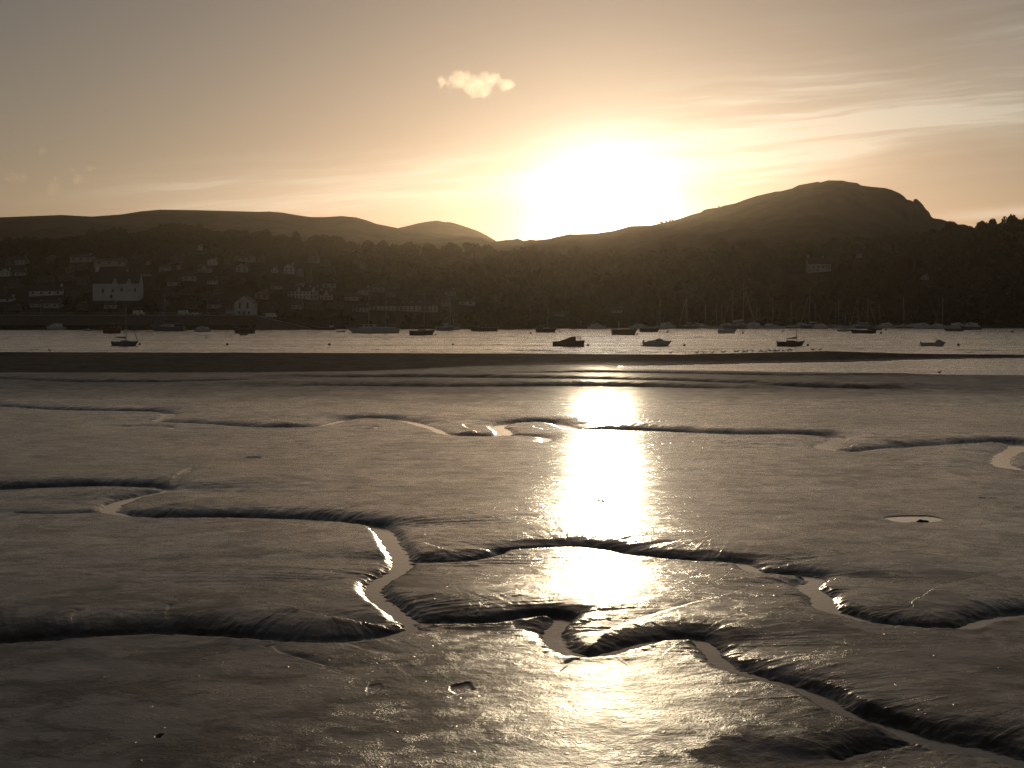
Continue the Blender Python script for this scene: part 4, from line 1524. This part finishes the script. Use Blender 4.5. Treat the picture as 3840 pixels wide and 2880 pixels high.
uniq = {660: 'tallest rounded tree on the left skyline, its crown well above its neighbours', 918: 'narrow upright tree between two round crowns on the skyline',
        1200: 'domed tree on the skyline below the dip of the long moor', 3800: 'spreading tree on the skyline at the far right above the dark wood',
        3842: 'tree at the right edge, highest on the dark wooded slope'}
for i, (px, py, w) in enumerate(skyline):
    Y = YCR - 8
    X = px_u(px) * Y
    zg = float(hill_z(X, Y)) - .5
    top = EYE + (HOR - py) / F * Y
    h = max(5.5, top - zg)
    k = (2 if w < 50 else (0, 1, 3, 4)[i % 4])
    add_tree(X, Y, zg, w / F * Y * 1.25, h, k, uniq.get(px, SKY_L), None if px in uniq else SKY_G)
Y = YCR - 60
X = px_u(1806) * Y
zg = float(hill_z(X, Y)) - .5
add_tree(X, Y, zg, 150 / F * Y, EYE + (HOR - 903) / F * Y - zg, 5, 'big wind shaped tree standing alone above the wood left of the sun', rz=0.0)

HOUSES = [  # px0, px1, top row, bottom row, kind, label
    (352, 523, 1018, 1130, 'big', 'largest white house on the hillside with chimney gable at its left end and arched windows'),
    (107, 228, 1076, 1113, 'long', 'long low white cottage with chimney at its right end, left of the largest white house'),
    (267, 348, 958, 986, 'pale', 'pale house high in the trees above the long low cottage'),
    (356, 470, 973, 999, 'pale', 'wide pale house half hidden directly above the largest white house'),
    (527, 567, 1022, 1040, 'pale', 'small pale bungalow just right of the largest white house\'s roof'),
    (547, 562, 980, 997, 'pale', 'tiny pale gable above the small bungalow'),
    (0, 36, 1008, 1040, 'white', 'narrow white house at the left edge of the town'),
    (-20, 46, 1115, 1136, 'long', 'pale outbuilding at the left edge above the quay'),
    (741, 755, 918, 942, 'white', 'lone white gable highest in the wood below the moor'),
    (777, 811, 972, 999, 'white', 'square white house high on the slope, centre left'),
    (741, 790, 994, 1026, 'twin', 'pale house with a gable just below the square white house'),
    (660, 677, 994, 1016, 'pale', 'narrow pale house left of the twin gabled one'),
    (777, 811, 1044, 1070, 'white', 'white gable house standing clear mid slope, above the passenger boat'),
    (882, 926, 990, 1025, 'pale', 'pale gabled house with tall chimney in the middle of the upper town'),
    (880, 950, 963, 983, 'pale', 'faint wide house among trees above the tall chimneyed one'),
    (1016, 1038, 1003, 1026, 'white', 'small white steep gable between two groups of upper houses'),
    (1063, 1100, 990, 1030, 'white', 'broad white front with pointed top in the upper town'),
    (1109, 1135, 1006, 1040, 'pale', 'pale house just left of the church tower'),
    (1105, 1138, 1058, 1076, 'pale', 'pale low house right below the church tower\'s left side'),
    (1197, 1245, 1086, 1128, 'twin', 'detached white house with centre gable right of the white terrace'),
    (956, 1003, 1090, 1127, 'pink', 'pinkish gabled house immediately right of the quay house'),
    (1312, 1332, 914, 934, 'white', 'white gable poking out of the skyline trees, the left one of two'),
    (1368, 1380, 918, 944, 'white', 'narrow white gable in the skyline trees, the right one of two'),
    (1344, 1366, 990, 1010, 'pale', 'faint pale house mid slope under the two skyline gables'),
    (1720, 1780, 1122, 1148, 'long', 'long pale shed behind the shore left of the sun\'s rays'),
    (2075, 2115, 1172, 1190, 'pale', 'low pale building on the shore below the sun'),
    (2295, 2335, 1158, 1178, 'pale', 'pale shed by the marina just right of the sun'),
    (3030, 3115, 968, 1024, 'big', 'big grey building with long roof in the wood under the craggy mountain'),
    (3460, 3484, 1030, 1053, 'pale', 'small pale house alone in the dark wood at the right'),
    (3215, 3234, 952, 970, 'pale', 'tiny pale house high under the craggy mountain'),
    (845, 878, 1156, 1180, 'white', 'small white annex on the quay left of the gabled quay house'),
]
M_WALLW = new_mat('white_render', (0.54, 0.54, 0.53), 0.85, var=.12, vscale=.4)
M_WALLP = new_mat('pale_render', (0.36, 0.35, 0.33), 0.85, var=.15, vscale=.4)
M_WALLK = new_mat('pink_render', (0.36, 0.25, 0.21), 0.85, var=.1, vscale=.4)
M_STONE = new_mat('grey_stone', (0.13, 0.115, 0.10), 0.9, var=.3, vscale=1.5)
M_SLATE = new_mat('slate_roof', (0.050, 0.045, 0.048), 0.75, var=.3, vscale=1.2)
M_FRAME = new_mat('dark_window_frame', (0.08, 0.07, 0.065), 0.7)


def roof_mb(w, d, h, rh, axis, ov=.35):
    """gable roof slabs; ridge along x ('x') or towards the viewer ('y')"""
    m = MB()
    t = .18
    if axis == 'x':
        for s in (-1, 1):
            y0, y1 = s * (d / 2 + ov), 0
            z0, z1 = h - ov * rh / (d / 2), h + rh
            vs = [(-w / 2 - ov, y0, z0), (w / 2 + ov, y0, z0), (w / 2 + ov, y1, z1), (-w / 2 - ov, y1, z1)]
            vs += [(x, y, z + t) for x, y, z in vs]
            m.add(vs, [(0, 1, 2, 3), (7, 6, 5, 4), (0, 4, 5, 1), (1, 5, 6, 2), (2, 6, 7, 3), (3, 7, 4, 0)])
    else:
        for s in (-1, 1):
            x0 = s * (w / 2 + ov)
            z0, z1 = h - ov * rh / (w / 2), h + rh
            vs = [(x0, -d / 2 - ov, z0), (x0, d / 2 + ov, z0), (0, d / 2 + ov, z1), (0, -d / 2 - ov, z1)]
            vs += [(x, y, z + t) for x, y, z in vs]
            m.add(vs, [(0, 1, 2, 3), (7, 6, 5, 4), (0, 4, 5, 1), (1, 5, 6, 2), (2, 6, 7, 3), (3, 7, 4, 0)])
    return m


def wall_mb(w, d, h, rh, axis):
    m = MB()
    if axis == 'x':
        prof = [(-d / 2, -2.5), (d / 2, -2.5), (d / 2, h), (0, h + rh - .02), (-d / 2, h)]
        vs = [(-w / 2, y, z) for y, z in prof] + [(w / 2, y, z) for y, z in prof]
    else:
        prof = [(-w / 2, -2.5), (w / 2, -2.5), (w / 2, h), (0, h + rh - .02), (-w / 2, h)]
        vs = [(x, -d / 2, z) for x, z in prof] + [(x, d / 2, z) for x, z in prof]
    n = 5
    fs = [tuple(range(n)), tuple(range(2 * n - 1, n - 1, -1))] + [(i, i + n, (i + 1) % n + n, (i + 1) % n) for i in range(n)]
    return m.add(vs, fs)


def add_window(wall, x, y, z, w, h, arch=False):
    m = MB()
    if arch:
        prof = [(x - w / 2, z - h / 2), (x + w / 2, z - h / 2), (x + w / 2, z + h * .2), (x + w * .3, z + h * .42), (x, z + h / 2), (x - w * .3, z + h * .42), (x - w / 2, z + h * .2)]
        n = len(prof)
        vs = [(a, y - .05, b) for a, b in prof] + [(a, y + .1, b) for a, b in prof]
        m.add(vs, [tuple(range(n)), tuple(range(2 * n - 1, n - 1, -1))] + [(i, i + n, (i + 1) % n + n, (i + 1) % n) for i in range(n)])
    else:
        m.box((x, y + .02, z), (w, .12, h))
    f = m.build('window', M_FRAME, wall)
    MB().box((x, y - .055, z - (h * .05 if arch else 0)), (w * .82, .03, h * (.75 if arch else .86))).build('pane', M_GLASS, f)


def make_house(w, h, rh, d, wallm, axis, label, wins, chim=(), group=None, name='house', cat='house', arch=False):
    root = empty(name, (0, 0, 0), 0, label, cat, group)
    wall = wall_mb(w, d, h, rh, axis).build('wall', wallm, root)
    roof = roof_mb(w, d, h, rh, axis).build('roof', M_SLATE, root)
    for cx, cw, ch in chim:
        m = MB()
        base = h + rh * (.55 if axis == 'x' else .2)
        m.box((cx, 0, base + ch / 2), (cw, cw * .9, ch))
        m.box((cx, 0, base + ch + .08), (cw * 1.15, cw * 1.05, .16))
        for s in (-.22, .22):
            m.tube((cx + s * cw, 0, base + ch + .1), (cx + s * cw, 0, base + ch + .55), .12, .1, 6)
        m.build('chimney', wallm, roof)
    for (x, z, ww, hh) in wins:
        add_window(wall, x, -d / 2, z, ww, hh, arch)
    return root


def place_house(px0, px1, top, bot, kind, label):
    pc = (px0 + px1) / 2
    X, Y, Z = on_hill(pc, bot - 3)
    s = Y / F
    w = (px1 - px0) * s
    H = (bot - top) * s
    if kind == 'big':
        h, rh = H * .58, H * .42
        wins = [(-w * .28, h * .55, w * .05, h * .28), (-w * .07, h * .60, w * .055, h * .26), (-w * .10, h * .22, w * .06, h * .22), (w * .13, h * .62, w * .055, h * .26),
                (w * .30, h * .68, w * .05, h * .24), (w * .42, h * .60, w * .045, h * .22)]
        o = make_house(w, h, rh, w * .42, M_WALLW if px0 < 2000 else M_WALLP, 'x', label, wins, ((-w * .46, w * .07, H * .30), (w * .2, w * .05, H * .2)), arch=True)
        if px0 < 2000:
            for gxx in (-.02, .29):
                g = MB()
                gw = w * .24
                vs = [(gxx * w - gw / 2, -w * .21 - .5, h * .6), (gxx * w + gw / 2, -w * .21 - .5, h * .6), (gxx * w, -w * .21 - .5, h + rh * .34),
                      (gxx * w - gw / 2, -w * .05, h * .6), (gxx * w + gw / 2, -w * .05, h * .6), (gxx * w, -w * .05, h + rh * .34)]
                g.add(vs, [(0, 1, 2), (5, 4, 3), (0, 3, 4, 1), (1, 4, 5, 2), (2, 5, 3, 0)])
                g.build('gable', M_WALLW, o)
    elif kind == 'long':
        h, rh = H * .55, H * .40
        n = max(2, int(w / 4))
        wins = [(-w / 2 + w * (i + .5) / n, h * .55, 1.0, 1.1) for i in range(n)]
        o = make_house(w, h, rh, 6, M_WALLW, 'x', label, wins, ((w * .46, 1.1, H * .45),))
    elif kind == 'twin':
        h, rh = H * .55, H * .32
        wins = [(x * w, z * h, w * .12, h * .24) for x in (-.3, 0, .3) for z in (.3, .75)]
        o = make_house(w, h, rh, w * .6, M_WALLW if px0 > 1000 else M_WALLP, 'x', label, wins, ((w * .38, 1.0, H * .25), (-w * .38, 1.0, H * .25)))
        g = MB()
        gw = w * .36
        vs = [(-gw / 2, -w * .3 - .4, h * .8), (gw / 2, -w * .3 - .4, h * .8), (0, -w * .3 - .4, h + rh * .95), (-gw / 2, 0, h * .8), (gw / 2, 0, h * .8), (0, 0, h + rh * .95)]
        g.add(vs, [(0, 1, 2), (5, 4, 3), (0, 3, 4, 1), (1, 4, 5, 2), (2, 5, 3, 0)])
        g.build('gable', M_WALLW, o)
    else:
        mat = {'white': M_WALLW, 'pale': M_WALLP, 'pink': M_WALLK}[kind]
        ax = 'y' if w < H * 1.3 else 'x'
        h, rh = (H * .62, H * .34) if ax == 'y' else (H * .6, H * .36)
        wins = [(x * w, z * h, w * .15, h * .2) for x in (-.24, .24) for z in (.35, .78)] if ax == 'y' else [(x * w, h * .6, w * .1, h * .32) for x in (-.33, 0, .33)]
        if w < 2.6:
            wins = wins[:2]
        o = make_house(w, h, rh, max(5, w * .8), mat, ax, label, wins, ((w * .35, max(.5, min(1.0, w * .12)), H * .3),))
    o.location = (X, Y + 3, Z)
    o.rotation_euler = (0, 0, R(random.uniform(-8, 8)))
    return o


for hd in HOUSES:
    place_house(*hd)

# the gabled house on the quay with two tall windows
X, Y = px_u(922) * 668, 668.0
s = Y / F
w, H = 70 * s, 73 * s
o = make_house(w, H * .66, H * .34, 11, M_WALLW, 'y', 'tall white gabled house on the quay with two tall dark windows', [(-w * .20, H * .50, w * .12, H * .30), (w * .20, H * .50, w * .12, H * .30),
               (-w * .24, H * .13, w * .12, H * .14), (w * .02, H * .12, w * .13, H * .2), (w * .28, H * .13, w * .12, H * .14)])
o.location = (X, Y, float(hill_z(X, Y)))

# the white terraces: each house of a row is its own house
def terrace(px0, px1, top, bot, n, where, gables=()):
    X, Y, Z = on_hill((px0 + px1) / 2, bot)
    s = Y / F
    w = (px1 - px0) * s / n
    H = (bot - top) * s
    for i in range(n):
        xc = px_u(px0 + (px1 - px0) * (i + .5) / n) * Y
        h, rh = H * .66, H * .34
        o = make_house(w - .06, h, rh, 7, M_WALLW if (i * 7) % 3 else M_WALLP, 'x', None, [(-w * .24, h * .72, w * .17, h * .24), (w * .24, h * .72, w * .17, h * .24), (w * .24, h * .28, w * .2, h * .24),
                       (-w * .22, h * .22, w * .14, h * .40)], ((w * .42, .8, H * .22),))
        if i in gables:
            g = MB()
            gw = w * .6
            vs = [(-gw / 2, -3.8, h * .85), (gw / 2, -3.8, h * .85), (0, -3.8, h + rh * .95), (-gw / 2, 0, h * .85), (gw / 2, 0, h * .85), (0, 0, h + rh * .95)]
            g.add(vs, [(0, 1, 2), (5, 4, 3), (0, 3, 4, 1), (1, 4, 5, 2), (2, 5, 3, 0)])
            g.build('gable', M_WALLW, o)
        o.location = (xc, Y + 3, Z)
        ordn = ('leftmost', 'second', 'third', 'fourth', 'fifth', 'sixth', 'seventh', 'eighth', 'ninth', 'tenth')
        nm = ordn[i] if i < n - 1 else 'rightmost'
        tag(o, f'{nm} house {"from the left " if 0 < i < n - 1 else ""}of the {where}', 'house', 'houses of the ' + where)


terrace(1079, 1190, 1078, 1122, 4, 'short white terrace with gables above the pink house', (1, 3))
terrace(1322, 1378, 1144, 1170, 2, 'pair at the left end of the shore row', ())
terrace(1386, 1640, 1136, 1168, 8, 'long white row behind the big two masted boat', ())

# square church tower
X, Y, Z = on_hill(1160, 1060)
s = Y / F
o = empty('church_tower', (X, Y, Z), 0, 'tall square grey church tower rising from the upper town', 'church tower')
tw = 19 * s
th_ = 60 * s
MB().box((0, 0, th_ / 2 - 1), (tw, tw, th_ + 2), .94).build('tower_wall', M_STONE, o)
m = MB()
for i in range(4):
    for j in range(4):
        if i in (0, 3) or j in (0, 3):
            m.box((-tw * .42 + i * tw * .28, -tw * .42 + j * tw * .28, th_ + .35), (tw * .15, tw * .15, .7))
m.build('battlement', M_STONE, o)
MB().prism([(-tw * .1, th_ * .68), (tw * .1, th_ * .68), (tw * .1, th_ * .8), (0, th_ * .85), (-tw * .1, th_ * .8)], .06).build('belfry_opening', M_FRAME, o).location = (0, -tw * .485, 0)

# plain grey stone houses, packed dimly between the white ones
rs = np.random.default_rng(5)
dim = []
tries = 0
boxes = [(a - 8, b + 8, t - 4, d + 2) for a, b, t, d, *_ in HOUSES] + [(1070, 1195, 1070, 1128), (1315, 1645, 1130, 1172), (880, 962, 1095, 1180), (1145, 1175, 995, 1064)]
while len(dim) < 58 and tries < 6000:
    tries += 1
    px = rs.uniform(-30, 1700)
    lo = 985 if px < 1250 else 1080
    py = rs.uniform(lo, 1165)
    w = rs.uniform(34, 60)
    h = rs.uniform(24, 34)
    bx = (px - w / 2, px + w / 2, py - h, py)
    if any(bx[0] < q[1] and bx[1] > q[0] and bx[2] < q[3] and bx[3] > q[2] for q in boxes):
        continue
    boxes.append(bx)
    dim.append((px, py, w, h))
for i, (px, py, w, h) in enumerate(dim):
    X, Y, Z = on_hill(px, py)
    s = Y / F
    w, h = w * s, h * s
    ax = 'x' if i % 3 else 'y'
    if ax == 'y':
        w *= .7
    o = make_house(w, h * .58, h * .40, 7, (M_STONE, M_STONE, M_WALLP)[i % 3] if i % 6 else M_STONE, ax, 'dim grey stone house with slate roof packed among trees in the unlit town',
                   [(-w * .25, h * .32, w * .13, h * .15), (w * .25, h * .32, w * .13, h * .15)], ((w * .38, .9, h * .25),), 'dim stone houses of the town')
    o.location = (X, Y + 3, Z)
    o.rotation_euler = (0, 0, R(rs.uniform(-15, 15)))

# woodland trees down the slopes, kept clear of the named house fronts
WOOD_L = 'dark tree in the massed wood covering the unlit hillside'
WOOD_G = 'trees of the dark hillside wood'
front_boxes = [(a - 4, b + 4, t - 2, d) for a, b, t, d, *_ in HOUSES] + [(1070, 1195, 1074, 1120), (1318, 1645, 1134, 1168), (880, 962, 1098, 1176), (1145, 1175, 998, 1055)] \
    + [(p - w * .35, p + w * .35, q - h * .8, q - h * .3) for p, q, w, h in dim]
cnt = 0
tries = 0
while cnt < 225 and tries < 9000:
    tries += 1
    px = rs.uniform(-150, 3990)
    Y = 668 + (YCR - 690) * rs.random() ** .8
    if px > 2000:
        Y = max(Y, float(np.interp(px, SHORE[:, 0], SHORE[:, 1])) + 14)
    X = px_u(px) * Y
    Z = float(hill_z(X, Y))
    hh = rs.uniform(8, 13.5) * (1.15 if px > 1800 else 1.0)
    if px < 1700 and Y < 700:
        hh *= .6
    ww = hh * rs.uniform(.85, 1.25)
    pt = HOR - (Z + hh - EYE) / Y * F
    pb = HOR - (Z - EYE) / Y * F
    pw = ww / Y * F / 2
    if any(px - pw < q[1] and px + pw > q[0] and pt < q[3] and pb > q[2] for q in front_boxes):
        continue
    add_tree(X, Y, Z - .4, ww, hh, int(rs.integers(0, 5)), WOOD_L, WOOD_G)
    cnt += 1


# undergrowth and the unbroken canopy between: nobody could count it
def build_canopy():
    rs = np.random.default_rng(77)
    n = 5200
    px = rs.uniform(-700, 4500, n)
    Y = 664 + (YCR + 60 - 664) * rs.random(n) ** .85
    Y = np.maximum(Y, np.interp(px, SHORE[:, 0], SHORE[:, 1]) + 9)
    X = px_u(px) * Y
    Z = hill_z(X, Y)
    size = rs.uniform(1.6, 3.4, n) * np.where(px > 1750, 1.7, 1.0) * np.where((px < 1700) & (Y < 690), .5, 1.0)
    top = HOR - (Z + size * 1.9 - EYE) / Y * F
    keep = np.ones(n, bool)
    pw = size / Y * F
    for q in front_boxes:
        keep &= ~((px - pw < q[1]) & (px + pw > q[0]) & (top < q[3] - 4) & (HOR - (Z - EYE) / Y * F > q[2]))
    X, Y, Z, size = X[keep], Y[keep], Z[keep], size[keep]
    m = 34
    k = len(X)
    d = rs.normal(size=(k, m, 3))
    d /= np.linalg.norm(d, axis=2)[..., None]
    d[..., 2] = np.abs(d[..., 2])
    p = np.stack([X, Y, Z + .1], 1)[:, None, :] + d * (size[:, None] * rs.uniform(.6, 1.1, (k, m)))[..., None] * np.array([1.2, 1.2, 1.25])
    a = rs.normal(size=(k, m, 3))
    a /= np.linalg.norm(a, axis=2)[..., None]
    b = np.cross(a, rs.normal(size=(k, m, 3)))
    b /= np.linalg.norm(b, axis=2)[..., None]
    s = (size[:, None] * rs.uniform(.18, .4, (k, m)))[..., None]
    q = np.stack([p - a * s, p - b * s, p + a * s, p + b * s], 2).reshape(-1, 3)
    return raw_mesh('undergrowth', q, np.arange(len(q)).reshape(-1, 4))


cm = build_canopy()
tag(link('undergrowth', cm, M_LEAF[0]), 'dense undergrowth and scrub filling the hillside between trees', kind='stuff')

# ------------------------------------------------------------------ harbour edge
o = empty('harbour_wall', (0, 0, 0), 0, 'long dark stone harbour wall below the town on the left', 'harbour wall')
m = MB()
xa, xb = px_u(-1700) * 647, px_u(965) * 647
m.prism([(xa, -2), (xb, -2), (xb, 6.1), (xa, 6.1)], .9, .7)
m.build('wall_face', M_STONE, o)
m = MB()
m.box(((xa + xb) / 2, -.1, 6.25), (xb - xa, 2.2, .3))
m.build('coping', M_WALLP, o)
m = MB()
for i in range(46):
    m.tube((xa + (xb - xa) * i / 45, -.8, 6.4), (xa + (xb - xa) * i / 45, -.8, 7.4), .05, .05, 5)
for zz in (6.9, 7.38):
    m.tube((xa, -.8, zz), (xb, -.8, zz), .04, .04, 4)
m.build('railing', M_STEEL, o)
o.location = (0, 647, 0)

o = empty('slipway', (0, 0, 0), 0, 'stone slipway sloping down to the right from the end of the harbour wall', 'slipway')
x1, x2 = px_u(968) * 647, px_u(1172) * 640
MB().prism([(x1, -2), (x2, -2), (x2, .15), (x1, 6.0)], 2.6).build('ramp', M_STONE, o)
MB().prism([(x1, 6.0), (x2, .15), (x2, .5), (x1, 6.35)], .25).build('kerb', M_WALLP, o).location = (0, -2.3, 0)
o.location = (0, 643, 0)

# parked vans and cars on the quay
def make_car(label, van, mat):
    root = empty('parked_van' if van else 'parked_car', (0, 0, 0), 0, label, 'van' if van else 'car')
    if van:
        prof = [(-2.4, .35), (2.4, .35), (2.45, 1.1), (1.7, 1.35), (1.2, 2.1), (-2.4, 2.15)]
    else:
        prof = [(-2.1, .35), (2.1, .35), (2.15, .8), (1.1, .95), (.5, 1.45), (-1.2, 1.48), (-1.8, 1.0), (-2.15, .9)]
    bd = MB().prism(prof, .85, .72).build('body', mat, root)
    for s in (-1, 1):
        MB().box((.9 if van else -.1, s * .80, 1.6 if van else 1.2), (.8 if van else 1.7, .03, .4 if van else .32)).build('window', M_GLASS, bd)
        for x in (-1.35, 1.35):
            MB().tube((x, s * .72, .33), (x, s * .9, .33), .33, .33, 12).build('wheel', M_MOTOR, root)
    return root


M_CARW = new_mat('white_car_paint', (.6, .6, .58), .3)
M_CARD = new_mat('dark_car_paint', (.06, .07, .09), .25)
for px, van, mat, lab in ((1017, True, M_CARW, 'white van parked at the top of the slipway'), (690, True, M_CARW, 'white van parked on the quay left of the small annex'),
                          (735, False, M_CARW, 'white car parked beside the quay van'), (600, False, M_CARD, 'dark car parked alone on the quay'),
                          (520, True, M_CARW, 'pale van parked on the quay below the largest white house')):
    Y = 656.0
    X = px_u(px) * Y
    c = make_car(lab, van, mat)
    c.location = (X, Y, float(hill_z(X, Y)) + .02)

# lone bushes on the shoulder of the craggy mountain
for px, py, w, lab in ((2480, 834, 14, 'tiny thorn tree, lowest of four on the mountain\'s left shoulder'), (2498, 829, 9, 'second tiny tree up the mountain\'s left shoulder'),
                       (2512, 827, 10, 'third tiny tree up the mountain\'s left shoulder'), (2522, 825, 9, 'fourth tiny tree up the mountain\'s left shoulder'),
                       (2696, 775, 6, 'single speck of a thorn tree halfway up the mountain skyline')):
    Y = 2240.0
    X = px_u(px) * Y
    yb = np.interp(px, [c[0] for c in CRAG], [c[1] for c in CRAG])
    zb = EYE + (HOR - yb) / F * Y - 1.2
    top = EYE + (HOR - py + 3) / F * Y
    add_tree(X, Y, zb, w / F * Y, max(3.2, top - zb), 1, lab)


# ------------------------------------------------------------------ clouds: real vapour far beyond the haze
def cloud(name, px, py, wpx, hpx, blobs, dens, label, seed, namp=1.9, warp_m=75.0):
    Yc = 9000.0
    s = Yc / F
    o = MB().box((0, 0, 0), (wpx * s, wpx * s * .5, hpx * s)).build(name, None)
    o.location = (px_u(px) * Yc, Yc, EYE + (HOR - py) * s)
    m = bpy.data.materials.new('cloud_vapour')
    m.use_nodes = True
    nt = m.node_tree
    nt.nodes.remove(nt.nodes['Principled BSDF'])
    T = NT(nt)
    oc = T.new('ShaderNodeTexCoord').outputs['Object']
    nz = T.noise(oc, 1 / 60.0, 8, .68)
    wv = T.new('ShaderNodeTexNoise')
    T.l.new(oc, wv.inputs['Vector'])
    wv.inputs['Scale'].default_value = 1 / 90.0
    wv.inputs['Detail'].default_value = 4
    disp = T.vm('SCALE', T.vm('SUBTRACT', wv.outputs['Color'], (.5, .5, .5)), scale=warp_m)
    pos = T.vm('ADD', oc, disp)
    tot = None
    for bx, bz, rx, rz in blobs:
        v = T.vm('MULTIPLY', T.vm('SUBTRACT', pos, (bx * s, 0, bz * s)), (1 / (rx * s), 1 / (rx * s * .8), 1 / (rz * s)))
        f = T.m('SUBTRACT', 1.0, T.vm('LENGTH', v), clamp=True)
        tot = f if tot is None else T.m('MAXIMUM', tot, f)
    d = T.m('MULTIPLY', T.ramp(T.m('ADD', tot, T.m('MULTIPLY', T.m('SUBTRACT', nz, .5), namp)), .15, .85), dens)
    d = T.m('MULTIPLY', d, T.m('GREATER_THAN', tot, 0.001))
    pv = T.new('ShaderNodeVolumePrincipled')
    pv.inputs['Color'].default_value = (1.0, .95, .86, 1)
    pv.inputs['Anisotropy'].default_value = .85
    T.l.new(d, pv.inputs['Density'])
    T.l.new(pv.outputs[0], nt.nodes['Material Output'].inputs['Volume'])
    o.data.materials.append(m)
    return tag(o, label, 'cloud')


cloud('cloud', 1790, 318, 330, 150, [(-55, 20, 75, 42), (0, 0, 80, 50), (45, -25 + 50, 65, 40), (110, 2, 48, 26), (-120, 5, 36, 34), (25, -22, 50, 30)], .006,
      'small ragged bright cloud alone in the upper middle of the sky', 1, 2.2, 110.0)
cloud('cloud', 62, 658, 150, 80, [(-15, -5, 42, 22), (22, -8, 30, 18)], .013, 'small faint cloud furthest left, low over the moor', 2)
cloud('cloud', 202, 690, 90, 110, [(0, -12, 28, 34), (5, 20, 16, 20)], .013, 'small upright cloud, middle one of the faint group on the left', 3)
cloud('cloud', 292, 668, 110, 90, [(0, 0, 30, 24), (-22, 28, 18, 18)], .013, 'small faint cloud right of the upright one on the left', 4)
cloud('cloud', 340, 632, 80, 40, [(0, 0, 30, 12)], .011, 'faintest wisp at the right of the left cloud group', 5)
cloud('cloud', 160, 566, 70, 60, [(0, 0, 20, 18)], .011, 'faint wisp highest of the left cloud group', 6)


# ------------------------------------------------------------------ haze
def build_haze():
    x, y0, y1, z0, z1 = 2700, -320, 4800, -3.6, 330
    v = [(-x, y0, z0), (x, y0, z0), (x, y1, z0), (-x, y1, z0), (-x, y0, z1), (x, y0, z1), (x, y1, z1), (-x, y1, z1)]
    f = [(0, 3, 2, 1), (4, 5, 6, 7), (0, 1, 5, 4), (1, 2, 6, 5), (2, 3, 7, 6), (3, 0, 4, 7)]
    me = raw_mesh('haze', v, f)
    m = bpy.data.materials.new('evening_haze')
    m.use_nodes = True
    nt = m.node_tree
    nt.nodes.remove(nt.nodes['Principled BSDF'])
    pv = nt.nodes.new('ShaderNodeVolumePrincipled')
    pv.inputs['Color'].default_value = (0.98, 0.82, 0.64, 1)
    pv.inputs['Density'].default_value = HAZE_DENSITY
    pv.inputs['Anisotropy'].default_value = 0.80
    nt.links.new(pv.outputs[0], nt.nodes['Material Output'].inputs['Volume'])
    return tag(link('haze', me, m), 'thin evening haze over the estuary', kind='stuff')


HAZE_DENSITY = 0.00007
build_haze()
